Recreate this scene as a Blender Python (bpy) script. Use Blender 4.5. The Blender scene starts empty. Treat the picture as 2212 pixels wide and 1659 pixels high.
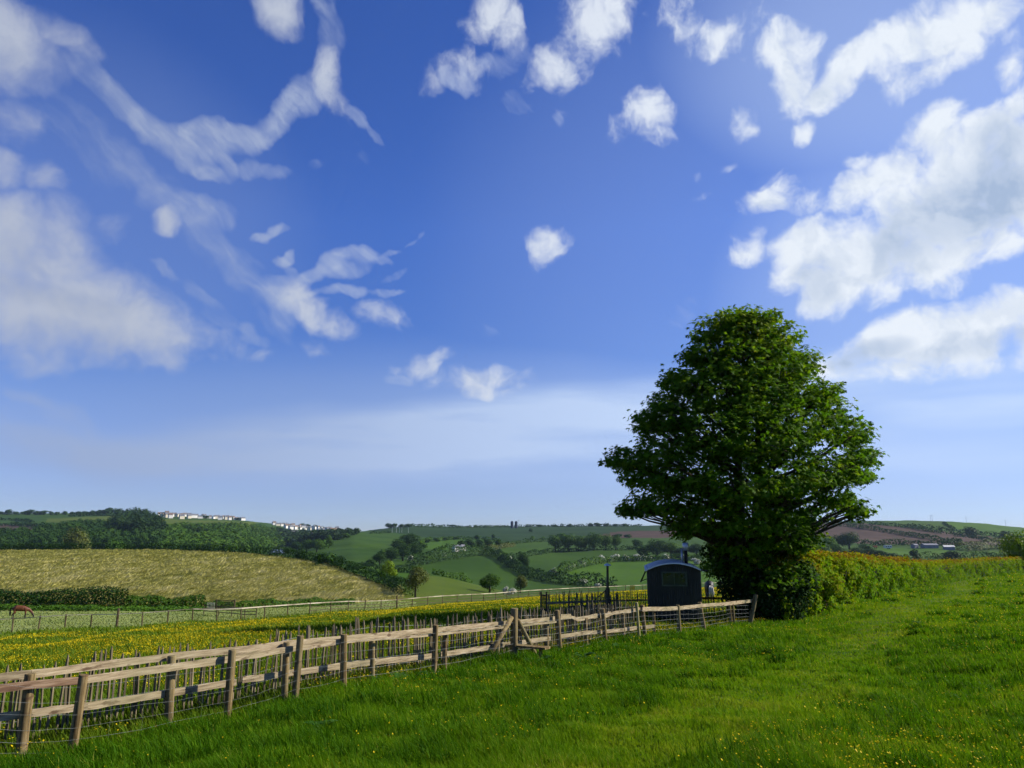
import bpy, bmesh, math, random
import numpy as np
from mathutils import Vector, Matrix
random.seed(7)
RNG = np.random.default_rng(11)
SC = bpy.context.scene
COL = SC.collection

# ------------------------------------------------------------------ camera
IW, IH = 2212.0, 1659.0            # working pixel frame of the photograph
LENS = 26.0
F = IW*LENS/36.0
HORIZON = 1150.0
PITCH = math.atan((HORIZON-IH/2)/F)
cam_d = bpy.data.cameras.new('camera')
cam = bpy.data.objects.new('camera', cam_d); COL.objects.link(cam)
cam.location = (0, 0, 0)
cam.rotation_euler = (math.radians(90)+PITCH, 0, 0)
cam_d.lens = LENS; cam_d.sensor_width = 36; cam_d.clip_start = 0.1; cam_d.clip_end = 30000
SC.camera = cam
CP, SP = math.cos(PITCH), math.sin(PITCH)

def ray(px, py):
    a = (px-IW/2)/F; b = (IH/2-py)/F
    return np.array([a, CP-b*SP, SP+b*CP])
def at(px, py, y):                 # world point on the sight line of a pixel at ground distance y
    r = ray(px, py); return r*(y/r[1])
def project(P):
    P = np.asarray(P, float)
    d = P[..., 1]*CP+P[..., 2]*SP
    u = -P[..., 1]*SP+P[..., 2]*CP
    return np.stack([IW/2+F*P[..., 0]/d, IH/2-F*u/d, d], -1)

# ------------------------------------------------------------------ view, render
SC.view_settings.view_transform = 'Standard'
SC.view_settings.look = 'None'
SC.view_settings.exposure = 0.7
SC.view_settings.gamma = 1.0
SC.render.engine = 'CYCLES'
cy = SC.cycles
cy.max_bounces = 6; cy.diffuse_bounces = 2; cy.glossy_bounces = 2; cy.transmission_bounces = 4
cy.transparent_max_bounces = 4; cy.volume_bounces = 0
cy.sample_clamp_indirect = 4.0; cy.sample_clamp_direct = 12.0
cy.caustics_reflective = False; cy.caustics_refractive = False
cy.use_denoising = True; cy.denoiser = 'OPENIMAGEDENOISE'; cy.denoising_input_passes = 'RGB_ALBEDO_NORMAL'; cy.denoising_prefilter = 'ACCURATE'
cy.use_adaptive_sampling = True; cy.adaptive_threshold = 0.02; cy.adaptive_min_samples = 8

# ------------------------------------------------------------------ sun
SUN_AZ, SUN_EL = 79.0, 33.0        # degrees clockwise from the view direction, degrees up
sun_d = bpy.data.lights.new('sun', 'SUN'); sun_d.energy = 5.0; sun_d.angle = math.radians(0.53)
sun_d.color = (1.0, 0.93, 0.80)
sun = bpy.data.objects.new('sun', sun_d); COL.objects.link(sun)
_sa, _se = math.radians(SUN_AZ), math.radians(SUN_EL)
SUN_DIR = Vector((math.sin(_sa)*math.cos(_se), math.cos(_sa)*math.cos(_se), math.sin(_se)))
sun.rotation_euler = SUN_DIR.to_track_quat('Z', 'Y').to_euler()
sun.location = (0, 0, 60)

# ------------------------------------------------------------------ sky with clouds (world)
class NT:
    """small helper round a node tree"""
    def __init__(s, tree): s.t = tree; s.n = tree.nodes; s.l = tree.links
    def put(s, sock, v):
        if isinstance(v, bpy.types.NodeSocket): s.l.new(v, sock)
        elif v is not None: sock.default_value = v
    def math(s, op, a, b=None, c=None, clamp=False):
        n = s.n.new('ShaderNodeMath'); n.operation = op; n.use_clamp = clamp
        for i, v in enumerate((a, b, c)): s.put(n.inputs[i], v)
        return n.outputs[0]
    def vmath(s, op, a, b=None, scale=None):
        n = s.n.new('ShaderNodeVectorMath'); n.operation = op
        s.put(n.inputs[0], a)
        if b is not None: s.put(n.inputs[1], b)
        if scale is not None: s.put(n.inputs['Scale'], scale)
        return n.outputs['Value'] if op in ('LENGTH', 'DOT_PRODUCT', 'DISTANCE') else n.outputs['Vector']
    def vmath3(s, op, a, b, c):
        n = s.n.new('ShaderNodeVectorMath'); n.operation = op
        for i, v in enumerate((a, b, c)): s.put(n.inputs[i], v)
        return n.outputs['Vector']
    def mapping(s, v, loc=(0, 0, 0), rot=(0, 0, 0), scale=(1, 1, 1), kind='POINT'):
        n = s.n.new('ShaderNodeMapping'); n.vector_type = kind
        s.put(n.inputs['Vector'], v)
        if kind != 'VECTOR' : n.inputs['Location'].default_value = loc
        n.inputs['Rotation'].default_value = rot; n.inputs['Scale'].default_value = scale
        return n.outputs[0]
    def noise(s, v, scale=5, detail=4, rough=0.5, lac=2.0, dist=0.0, out='Fac', dims='3D'):
        n = s.n.new('ShaderNodeTexNoise'); n.noise_dimensions = dims
        s.put(n.inputs['Vector'], v)
        n.inputs['Scale'].default_value = scale; n.inputs['Detail'].default_value = detail
        n.inputs['Roughness'].default_value = rough; n.inputs['Lacunarity'].default_value = lac
        n.inputs['Distortion'].default_value = dist
        return n.outputs[out]
    def maprange(s, v, a, b, c=0.0, d=1.0, smooth=False):
        n = s.n.new('ShaderNodeMapRange'); n.interpolation_type = 'SMOOTHSTEP' if smooth else 'LINEAR'
        s.put(n.inputs['Value'], v)
        for k, x in zip(('From Min', 'From Max', 'To Min', 'To Max'), (a, b, c, d)): s.put(n.inputs[k], x)
        return n.outputs['Result']
    def mix(s, f, a, b, blend='MIX'):
        n = s.n.new('ShaderNodeMix'); n.data_type = 'RGBA'; n.blend_type = blend
        s.put(n.inputs['Factor'], f)
        for sock, v in ((n.inputs['A'], a), (n.inputs['B'], b)):
            pass
        sa = [i for i in n.inputs if i.type == 'RGBA']
        for sock, v in zip(sa, (a, b)):
            if isinstance(v, (tuple, list)) and len(v) == 3: v = tuple(v)+(1,)
            s.put(sock, v)
        return [o for o in n.outputs if o.type == 'RGBA'][0]
    def ramp(s, f, stops, interp='LINEAR'):
        n = s.n.new('ShaderNodeValToRGB'); s.put(n.inputs[0], f)
        r = n.color_ramp; r.interpolation = interp
        while len(r.elements) < len(stops): r.elements.new(0.5)
        for e, (p, c) in zip(r.elements, stops):
            e.position = p; e.color = (tuple(c)+(1,)) if len(c) == 3 else c
        return n.outputs[0]

def azel(px, py):
    r = ray(px, py); return np.array([math.atan2(r[0], r[1]), math.atan2(r[2], math.hypot(r[0], r[1]))])

def blob_params(b):
    cx, cyy, rx, ry, rot = b[:5]
    c = azel(cx, cyy); t = math.radians(rot)
    ax = azel(cx+rx*0.5*math.cos(t), cyy-rx*0.5*math.sin(t))-azel(cx-rx*0.5*math.cos(t), cyy+rx*0.5*math.sin(t))
    ay = azel(cx+ry*0.5*math.sin(t), cyy+ry*0.5*math.cos(t))-azel(cx-ry*0.5*math.sin(t), cyy-ry*0.5*math.cos(t))
    return c, math.atan2(ax[1], ax[0]), np.hypot(*ax), np.hypot(*ay)

# heaped clouds: centre x, centre y, half width, half height, tilt in degrees, strength
HEAPS = [
 # left bank
 (20,560,190,125,-20,1.0),(95,655,190,95,-10,1.0),(235,680,190,80,-14,1.0),(340,725,110,50,-8,.75),(150,745,150,50,5,.45),(120,520,90,75,-30,.8),
 (40,480,110,60,-10,.9),(360,770,130,26,2,.35),(170,785,50,16,0,.4),(500,735,40,20,0,.2),
 # top left
 (10,95,85,100,20,1.0),(70,120,90,55,-10,.6),(130,75,75,26,-30,.45),(50,165,60,26,0,.4),
 (40,262,46,44,-35,.42),(12,365,55,38,-35,.6),(85,390,48,30,-30,.42),(352,478,32,24,-20,.75),(238,490,36,30,0,.33),
 # middle
 (596,25,46,58,40,.9),(618,60,28,30,0,.6),(713,170,25,62,22,.75),(735,215,16,42,25,.4),
 (665,668,88,34,-32,.72),(715,706,60,24,-12,.6),(690,750,24,18,0,.3),(578,765,22,13,0,.35),(522,735,20,22,0,.25),
 (836,686,46,30,-15,.62),(806,665,16,16,0,.45),(920,785,46,24,20,.75),(950,772,28,20,0,.6),(1035,818,92,30,-4,.75),(1075,842,60,18,0,.6),(880,802,40,12,0,.35),
 (1185,532,38,36,10,.88),(1172,548,24,28,0,.5),
 (1065,35,68,66,-30,.85),(1095,75,40,36,0,.6),(1212,135,56,50,30,.62),(1235,110,36,30,0,.5),(1300,40,80,66,40,.78),(1285,80,60,40,0,.55),(1150,190,20,16,0,.3),(1245,30,40,30,40,.35),
 (1388,245,46,58,-25,.95),(1405,292,44,26,-10,.75),(1340,285,26,26,20,.28),(1205,245,12,18,20,.22),
 (990,155,58,34,15,.36),(1000,185,36,20,-10,.34),
 # right top
 (1478,40,40,44,20,.5),(1565,75,75,34,15,.48),(1540,105,50,22,10,.4),(1620,45,26,46,-15,.42),(1480,15,30,20,0,.4),
 (1705,100,60,48,10,1.0),(1722,175,44,70,8,1.0),(1755,215,60,30,10,.75),(1800,185,70,34,28,.85),(1860,125,80,40,35,.9),(1935,95,110,52,25,.95),(2040,60,110,66,20,.95),
 (2010,145,90,34,30,.75),(2140,30,100,44,15,.85),(1960,150,60,30,0,.6),(2190,70,40,24,20,.5),(1640,130,40,26,20,.36),
 (1600,252,22,34,10,.35),(1612,280,14,12,0,.35),(1732,290,26,16,40,.5),(1578,355,17,9,0,.4),(1505,420,24,9,10,.34),(1500,380,8,12,0,.2),
 (1668,432,60,26,12,.85),(1690,408,38,20,30,.6),(1735,440,46,26,15,.6),(1665,395,30,10,40,.35),
 (1606,545,44,24,25,.7),(1590,520,26,14,0,.3),(1640,505,12,18,0,.2),
 # right bank
 (1860,405,80,40,30,1.0),(1935,365,70,44,35,1.0),(2010,300,75,50,42,1.0),(2040,270,60,44,30,.9),(2060,350,110,70,35,1.0),(2120,300,80,60,35,1.0),(2160,400,150,110,25,1.2),(2050,450,170,85,15,1.2),
 (2190,230,44,30,40,.8),(2170,160,28,44,-20,.7),(2185,120,34,26,0,.5),(1850,350,30,22,0,.6),(1945,440,80,44,10,.9),
 (1745,530,70,56,0,1.0),(1800,545,110,60,0,1.1),(1730,600,66,46,0,.95),(1790,620,90,50,0,1.0),(1900,560,140,66,0,1.2),(1990,580,130,52,5,1.0),(2080,560,110,48,10,.9),(1690,600,34,24,0,.75),
 (1900,630,60,30,15,.7),(2060,610,60,30,20,.6),(2150,540,90,44,15,.8),(2230,470,90,70,20,.9),(1770,650,60,34,10,.7),
 # lower right
 (1900,735,110,36,25,1.0),(1960,725,120,48,15,1.1),(2060,735,130,52,10,1.1),(2150,690,110,48,20,1.1),(2220,700,80,70,20,1.1),(1840,775,80,26,20,.85),(1930,795,150,28,5,.75),(2080,790,130,24,5,.6),(2110,787,44,16,10,.7),
]
# combed ice clouds: x0,y0,x1,y1, half thickness, strength
WISPS = [
 (150,110,250,215,20,.30),(215,180,300,265,20,.55),(280,240,350,300,22,.8),(335,290,420,312,24,.95),(400,305,500,305,24,1.0),(410,272,450,255,12,.55),(450,255,505,280,12,.6),(395,285,415,268,12,.5),(490,298,560,292,22,1.0),(550,290,610,255,20,.9),(600,258,640,212,20,.75),(628,215,690,185,22,.42),(612,232,640,190,10,.5),(650,240,690,215,16,.35),(640,205,720,195,26,.2),
 (372,340,420,368,12,.55),(415,370,470,378,12,.6),(470,335,505,375,9,.7),(410,345,470,345,14,.4),(510,362,560,358,14,.42),(555,362,625,378,12,.36),(500,385,440,382,12,.4),(640,375,720,362,10,.12),
 (690,0,712,60,18,.22),(668,0,705,48,8,.38),(706,55,722,130,22,.3),(700,40,722,42,8,.25),(745,225,782,262,9,.5),(775,255,830,305,6,.35),(770,320,792,340,10,.16),
 (60,180,330,430,34,.16),(160,250,420,470,26,.14),(230,300,330,400,20,.14),
 (310,425,380,440,22,.4),(375,440,440,475,20,.5),(432,430,442,470,12,.3),(440,470,500,465,20,.3),(380,460,520,570,20,.30),(430,520,620,670,18,.26),(470,520,600,610,18,.2),(350,470,470,590,16,.15),
 (315,545,400,612,7,.42),(395,605,480,672,8,.36),(240,560,330,610,16,.16),(300,590,430,690,16,.2),(440,650,520,720,14,.18),(520,700,545,745,10,.4),(548,735,575,735,9,.32),
 (545,515,590,512,7,.6),(580,512,622,482,7,.75),(600,495,637,488,6,.4),(612,572,640,540,8,.7),(605,560,622,565,9,.5),(618,575,640,600,8,.35),
 (575,612,650,618,12,.5),(640,615,700,590,11,.75),(690,590,745,556,12,.85),(735,560,805,556,11,.9),(780,570,850,572,6,.35),(800,565,870,545,4,.3),(868,546,905,522,3,.26),(903,523,922,500,3,.22),(690,605,800,578,9,.5),
 (600,645,690,636,7,.75),(680,635,790,626,8,.7),(780,628,880,628,5,.4),(800,610,888,578,5,.22),(560,640,640,650,16,.4),(590,655,640,700,18,.35),
 (1040,690,1090,720,9,.16),(1440,720,1510,650,16,.10),(945,150,985,180,10,.55),(985,180,1030,190,14,.5),(1000,125,1010,170,9,.55),(1010,160,1060,140,14,.4),(1050,150,1110,140,18,.25),(1090,210,1140,240,16,.16),
 (0,828,120,880,10,.24),(100,872,250,952,12,.22),(0,870,180,965,46,.16),
 (540,650,640,730,24,.14),(1080,60,1140,130,18,.2),(830,815,900,830,8,.4),(1200,240,1210,265,8,.3),
]
# veils low over the hills
PALE = [(1980,130,620,330,0,.40),(2050,620,560,420,0,.36),(1500,500,520,500,0,.12),(250,480,420,330,-35,.16),(1500,950,1300,190,0,.30),(300,1000,700,130,0,.16)]
VEILS = [
 (1000,935,620,55,4,.8),(1250,880,420,48,7,.7),(700,985,500,40,0,.4),(1300,970,460,24,3,.4),(300,985,460,40,0,.34),(2000,840,420,60,0,.5),(2120,885,200,26,3,.5),(1900,960,420,40,0,.28),(1000,1010,1200,34,0,.25),(60,935,260,60,-20,.18),
]

# where the heaped clouds turn their shaded side to the ground: centre x, y, half width, half height, tilt, strength
SHADES = [
 (2090,440,240,80,30,.9),(2200,360,90,100,30,.8),(2010,480,120,40,18,.7),(2210,330,60,80,30,.6),(1750,610,50,50,10,.75),(1930,592,120,18,10,.45),(1900,560,60,16,20,.3),
 (1880,765,80,26,16,.85),(1990,765,90,20,8,.6),(2150,745,100,26,5,.8),(2080,735,60,18,10,.4),(100,640,190,26,-10,.2),(60,720,160,30,0,.2),(260,745,130,24,-5,.25),(60,560,60,26,-20,.12),(20,150,50,40,0,.15),
 (1770,200,20,26,0,.3),(1660,445,40,9,10,.35),(1010,800,14,8,0,.4),(1040,806,40,6,0,.35),
]

def build_sky():
    w = bpy.data.worlds.new('World'); SC.world = w; w.use_nodes = True
    w.cycles.sampling_method = 'NONE'
    T = NT(w.node_tree); T.n.clear()
    tc = T.n.new('ShaderNodeTexCoord')
    sep = T.n.new('ShaderNodeSeparateXYZ'); T.l.new(tc.outputs['Generated'], sep.inputs[0])
    x, y, z = sep.outputs
    az = T.math('ARCTAN2', x, y)
    el = T.math('ARCSINE', z)
    # clear air
    sky = T.n.new('ShaderNodeTexSky'); sky.sky_type = 'NISHITA'; sky.sun_disc = False
    sky.sun_elevation = _se; sky.sun_rotation = _sa
    sky.altitude = 100; sky.air_density = 0.7; sky.dust_density = 0.0; sky.ozone_density = 2.0
    hs = T.n.new('ShaderNodeHueSaturation'); T.l.new(sky.outputs[0], hs.inputs['Color'])
    hs.inputs['Hue'].default_value = SKY_HUE
    T.put(hs.inputs['Saturation'], T.maprange(el, 0.0, 0.22, 0.96, 1.26))
    T.put(hs.inputs['Value'], T.maprange(el, 0.0, 0.40, 1.02, 1.86))
    skyc = T.mix(T.maprange(el, 0.0, 0.20, 1.0, 0.0, True), hs.outputs[0], T.vmath('MULTIPLY', hs.outputs[0], (0.62, 0.68, 0.98)))

    def sheet(lo, hi):
        """colour of the sky between two bearings, clouds laid over the clear air"""
        tree = bpy.data.node_groups.new('sky_clouds', 'ShaderNodeTree')
        for nm, kind in (('Bearing', 'NodeSocketFloat'), ('Height', 'NodeSocketFloat'), ('Air', 'NodeSocketColor')):
            tree.interface.new_socket(nm, in_out='INPUT', socket_type=kind)
        tree.interface.new_socket('Colour', in_out='OUTPUT', socket_type='NodeSocketColor')
        gi = tree.nodes.new('NodeGroupInput'); go = tree.nodes.new('NodeGroupOutput')
        col = sheet_nodes(NT(tree), lo, hi, *gi.outputs[:3])
        tree.links.new(col, go.inputs[0])
        g = T.n.new('ShaderNodeGroup'); g.node_tree = tree
        for i, v in enumerate((az, el, skyc)): T.l.new(v, g.inputs[i])
        return g.outputs[0]
    def sheet_nodes(T, lo, hi, az, el, skyc):
        def inside(prm, k):
            c, rot, sx, sy = prm
            e = k*max(sx*abs(math.cos(rot)), sy*abs(math.sin(rot)), 0.012)+0.03
            return lo-e < c[0] < hi+e
        comb = T.n.new('ShaderNodeCombineXYZ'); T.l.new(az, comb.inputs[0]); T.l.new(el, comb.inputs[1])
        p = comb.outputs[0]
        def warp(v, amt, scale, det, h=1.0):
            n = T.noise(v, scale, det, 0.55, out='Color', dims='2D')
            return T.vmath3('MULTIPLY_ADD', n, (amt, amt, 0), T.vmath('ADD', v, (-amt/2, -amt/2, h)))
        class Quad:
            """squared radius in a turned, stretched frame (two dot products)"""
            def __init__(s, q): s.q = q; s.i = 0
            def r2(s, prm, k, acc):
                c, rot, sx, sy = prm; sx *= k; sy *= k
                cc, ss = math.cos(rot), math.sin(rot)
                A = (cc/sx, ss/sx, -(c[0]*cc+c[1]*ss)/sx); B = (-ss/sy, cc/sy, (c[0]*ss-c[1]*cc)/sy)
                q = s.q
                if acc is not None: q = T.vmath3('MULTIPLY_ADD', acc, (1e-7, 1e-7, 0), s.q)
                u = T.vmath('DOT_PRODUCT', q, A); v = T.vmath('DOT_PRODUCT', q, B)
                return T.math('MULTIPLY_ADD', v, v, T.math('MULTIPLY', u, u))
        # veils
        acc = None; Q = Quad(warp(p, 0.05, 4, 2))
        for b in VEILS:
            prm = blob_params(b)
            if not inside(prm, 1.6): continue
            v = T.maprange(Q.r2(prm, 1.55, acc), 1.0, 0.0, 0.0, b[5], True)
            acc = v if acc is None else T.math('ADD', acc, v)
        vn = T.noise(T.vmath('MULTIPLY', T.vmath3('MULTIPLY_ADD', comb.outputs[0], (1, 1, 0), (0, 0, 0)), (3.6, 30, 1)), 1.3, 5, 0.55, dims='2D')
        a_veil = T.math('MULTIPLY', T.math('MULTIPLY', acc, 0.80), T.maprange(vn, 0.3, 0.7, 0.6, 1.2), clamp=True)
        pale = None; Q = Quad(warp(p, 0.05, 3, 2))
        for b in PALE:
            prm = blob_params(b)
            if not inside(prm, 1.4): continue
            v = T.maprange(Q.r2(prm, 1.35, pale), 1.0, 0.0, 0.0, b[5], True)
            pale = v if pale is None else T.math('MAXIMUM', pale, v)
        if pale is not None: a_veil = T.math('ADD', a_veil, T.math('MULTIPLY', pale, T.math('SUBTRACT', 1.0, a_veil)), clamp=True)
        # wisps
        qw = warp(warp(p, 0.034, 8, 2, 0.0), 0.012, 40, 3)
        acc = None; Q = Quad(qw)
        for (x0, y0, x1, y1, th, s) in WISPS:
            L = math.hypot(x1-x0, y1-y0)
            prm = blob_params(((x0+x1)/2, (y0+y1)/2, L*0.5+th*1.6, th*2.3, math.degrees(math.atan2(-(y1-y0), x1-x0))))
            if not inside(prm, 1.0): continue
            v = T.maprange(Q.r2(prm, 1.0, acc), 1.0, 0.0, 0.0, math.sqrt(s), True); v = T.math('MULTIPLY', v, v)
            acc = v if acc is None else T.math('ADD', acc, v)
        a_wisp = None
        if acc is not None:
            cr, sr = math.cos(math.radians(38)), math.sin(math.radians(38))
            fx = T.vmath('DOT_PRODUCT', qw, (cr*8, -sr*8, 0)); fy = T.vmath('DOT_PRODUCT', qw, (sr*42, cr*42, 0))
            fc = T.n.new('ShaderNodeCombineXYZ'); T.l.new(fx, fc.inputs[0]); T.l.new(fy, fc.inputs[1])
            fib = T.noise(fc.outputs[0], 1.5, 5, 0.62, dims='2D')
            fib2 = T.noise(qw, 34, 4, 0.62, dims='2D')
            fm = T.math('ADD', T.maprange(fib, 0.3, 0.7, 0.74, 1.14), T.maprange(fib2, 0.3, 0.7, -0.14, 0.14))
            thin = T.math('SUBTRACT', 1.0, T.math('POWER', 2.718, T.math('MULTIPLY', acc, -1.3)))
            er = T.math('ADD', T.maprange(fib, 0.3, 0.7, 0.13, 0.0), T.maprange(fib2, 0.3, 0.7, 0.06, 0.0))
            a_wisp = T.math('MULTIPLY', T.math('MULTIPLY', T.maprange(thin, er, T.math('ADD', er, 0.95), 0, 0.95), 0.95), fm, clamp=True)
        # heaps
        qh = warp(warp(p, 0.034, 11, 2, 0.0), 0.010, 45, 3)
        acc = None; Q = Quad(qh)
        for b in HEAPS:
            prm = blob_params(b)
            if not inside(prm, 1.5): continue
            amp = b[5]*(0.90 if 900 < b[0] < 1660 else 1.0)
            v = T.math('SUBTRACT', amp, T.math('MULTIPLY', Q.r2(prm, 1.3, acc), amp))
            acc = v if acc is None else T.math('SMOOTH_MAX', acc, v, 0.10)
        n1 = T.noise(qh, 19, 7, 0.60, dims='2D')
        n1b = T.noise(T.vmath('ADD', qh, (0.016, 0.012, 0)), 17, 5, 0.62, dims='2D')
        d0 = T.math('MULTIPLY_ADD', T.math('SUBTRACT', n1, 0.52), T.maprange(az, -0.55, 0.0, 1.15, 2.05), acc)
        a_heap = T.maprange(d0, T.maprange(az, -0.55, -0.05, -0.16, -0.06), T.maprange(az, -0.55, 0.3, 1.15, 0.92), 0, 1, True)
        relief = T.math('MULTIPLY', T.maprange(T.math('SUBTRACT', n1, n1b), -0.10, 0.13, 0.24, -0.08), T.maprange(az, -0.5, 0.1, 0.35, 1.0))
        acc = None; Q = Quad(qh)
        for b in SHADES:
            prm = blob_params(b)
            if not inside(prm, 1.5): continue
            v = T.maprange(Q.r2(prm, 1.5, acc), 1.0, 0.0, 0.0, b[5], True)
            acc = v if acc is None else T.math('MAXIMUM', acc, v)
        shade = relief if acc is None else T.math('ADD', relief, T.math('MULTIPLY', acc, T.maprange(T.noise(qh, 6, 4, 0.55, dims='2D'), 0.3, 0.7, 0.45, 1.15)))
        shade = T.math('MULTIPLY', shade, T.maprange(d0, 0.15, 1.0, 0.25, 1.0), clamp=True)
        # clouds take their light from the sun's side: a dimmer left, a dazzling right
        bright = T.maprange(az, -0.62, 0.50, 5.0, 9.3, True)
        white = T.vmath('MULTIPLY', bright, T.mix(T.maprange(az, -0.62, 0.35, 0, 1), (0.92, 1.02, 1.27), (0.91, 0.975, 1.06)))
        heapc = T.mix(shade, white, T.vmath('MULTIPLY', white, (0.47, 0.56, 0.71)))
        c = T.mix(a_veil, skyc, T.vmath('MULTIPLY', white, (0.70, 0.82, 1.03)))
        if a_wisp is not None:
            c = T.mix(a_wisp, c, T.vmath('MULTIPLY', white, (0.80, 0.86, 0.97)))
        return T.mix(T.math('MULTIPLY', a_heap, 0.97), c, heapc)
    def background(c):
        bg = T.n.new('ShaderNodeBackground'); T.l.new(c, bg.inputs[0]); bg.inputs[1].default_value = SKY_STR
        return bg.outputs[0]
    def switch(f, a, b):
        n = T.n.new('ShaderNodeMixShader'); T.l.new(f, n.inputs[0]); T.l.new(a, n.inputs[1]); T.l.new(b, n.inputs[2])
        return n.outputs[0]
    cuts = [-0.95, -0.40, -0.22, 0.02, 0.24, 0.95]
    front = T.math('MULTIPLY', T.math('LESS_THAN', T.math('ABSOLUTE', az), 0.95),
                   T.math('MULTIPLY', T.math('GREATER_THAN', el, 0.0), T.math('LESS_THAN', el, 0.78)))
    res = background(sheet(cuts[0], cuts[1]))
    for a, b in zip(cuts[1:], cuts[2:]):
        res = switch(T.math('GREATER_THAN', az, a), res, background(sheet(a, b)))
    res = switch(front, background(skyc), res)
    out = T.n.new('ShaderNodeOutputWorld'); T.l.new(res, out.inputs[0])
SKY_STR, SKY_HUE = 0.0615, 0.520
build_sky()

# ------------------------------------------------------------------ helpers
def mesh_np(name, V, polys, tint=None, smooth=False):
    """V (n,3); polys: list of (m,k) index arrays (each k-gon batch); tint: per vertex float"""
    me = bpy.data.meshes.new(name)
    V = np.ascontiguousarray(V, np.float32)
    loops = np.concatenate([p.reshape(-1) for p in polys]).astype(np.int32)
    tot = np.concatenate([np.full(len(p), p.shape[1], np.int32) for p in polys])
    start = np.concatenate([[0], np.cumsum(tot)[:-1]]).astype(np.int32)
    me.vertices.add(len(V)); me.vertices.foreach_set('co', V.reshape(-1))
    me.loops.add(len(loops)); me.loops.foreach_set('vertex_index', loops)
    me.polygons.add(len(tot)); me.polygons.foreach_set('loop_start', start); me.polygons.foreach_set('loop_total', tot)
    if smooth: me.polygons.foreach_set('use_smooth', np.ones(len(tot), bool))
    me.update(calc_edges=True)
    if tint is not None:
        a = me.attributes.new('tint', 'FLOAT', 'POINT'); a.data.foreach_set('value', np.ascontiguousarray(tint, np.float32))
    return me
def link(name, me, material=None, parent=None, loc=None):
    o = bpy.data.objects.new(name, me); COL.objects.link(o)
    if material is not None and me is not None and not me.materials: me.materials.append(material)
    if parent is not None: o.parent = parent
    if loc is not None: o.location = loc
    return o
def tag(o, label=None, cat=None, group=None, kind=None):
    if label: o['label'] = label
    if cat: o['category'] = cat
    if group: o['group'] = group
    if kind: o['kind'] = kind
    return o
def thing(name, loc, label, cat, group=None, rz=0.0):
    o = bpy.data.objects.new(name, None); COL.objects.link(o); o.empty_display_size = 0.3
    o.location = loc; o.rotation_euler = (0, 0, rz)
    return tag(o, label, cat, group)

class MB:
    """collects boxes, tubes and prisms into one mesh"""
    def __init__(s): s.V = []; s.Fq = []; s.n = 0
    def add(s, V, faces):
        V = np.asarray(V, float); s.V.append(V)
        for f in faces: s.Fq.append(np.asarray(f)+s.n)
        s.n += len(V); return s
    def box(s, c, size, R=None, taper=1.0):
        h = np.asarray(size, float)/2
        P = np.array([[sx, sy, sz] for sz in (-1, 1) for sy in (-1, 1) for sx in (-1, 1)], float)*h
        P[4:, :2] *= taper
        if R is not None: P = P@np.asarray(R).T
        return s.add(P+np.asarray(c, float), [(0, 2, 3, 1), (4, 5, 7, 6), (0, 1, 5, 4), (2, 6, 7, 3), (0, 4, 6, 2), (1, 3, 7, 5)])
    def beam(s, a, b, w, h, up=(0, 0, 1), taper=1.0, jitter=0.0, seg=1):
        """bar of width w (sideways) and height h (along up) from a to b"""
        a = np.asarray(a, float); b = np.asarray(b, float); d = b-a; d /= np.linalg.norm(d)
        side = np.cross(d, np.asarray(up, float)); side /= np.linalg.norm(side); u = np.cross(side, d)
        rows = []
        for i in range(seg+1):
            t = i/seg; k = 1+(taper-1)*t
            c = a+(b-a)*t
            for sx, sz in ((-1, -1), (1, -1), (1, 1), (-1, 1)):
                j = RNG.normal(0, jitter) if jitter else 0.0
                rows.append(c+side*(sx*w*k/2)+u*(sz*h*k/2+j))
        F_ = [(3, 2, 1, 0)]
        for i in range(seg):
            o = 4*i
            for k in range(4): F_.append((o+k, o+(k+1) % 4, o+4+(k+1) % 4, o+4+k))
        o = 4*seg; F_.append((o, o+1, o+2, o+3))
        return s.add(rows, F_)
    def tube(s, pts, radii, n=8, cap=True):
        pts = np.asarray(pts, float); m = len(pts)
        if np.isscalar(radii): radii = [radii]*m
        T = np.gradient(pts, axis=0); T /= np.linalg.norm(T, axis=1)[:, None]+1e-12
        ref = np.array([0, 0, 1.0]) if abs(T[0, 2]) < 0.9 else np.array([1.0, 0, 0])
        V = []
        for i in range(m):
            x = np.cross(ref, T[i]); x /= np.linalg.norm(x); y = np.cross(T[i], x)
            ang = np.arange(n)*2*math.pi/n
            V.append(pts[i]+radii[i]*(np.cos(ang)[:, None]*x+np.sin(ang)[:, None]*y))
        F_ = []
        for i in range(m-1):
            for k in range(n):
                a, b = i*n+k, i*n+(k+1) % n
                F_.append((a, b, b+n, a+n))
        if cap: F_.append(tuple(range(n-1, -1, -1))); F_.append(tuple(range((m-1)*n, m*n)))
        return s.add(np.concatenate(V), F_)
    def build(s, name, material, parent=None, smooth=False, loc=None):
        me = bpy.data.meshes.new(name)
        me.from_pydata(np.concatenate(s.V).tolist(), [], [f.tolist() for f in s.Fq]); me.update()
        if smooth: me.polygons.foreach_set('use_smooth', np.ones(len(me.polygons), bool))
        return link(name, me, material, parent, loc)

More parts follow.
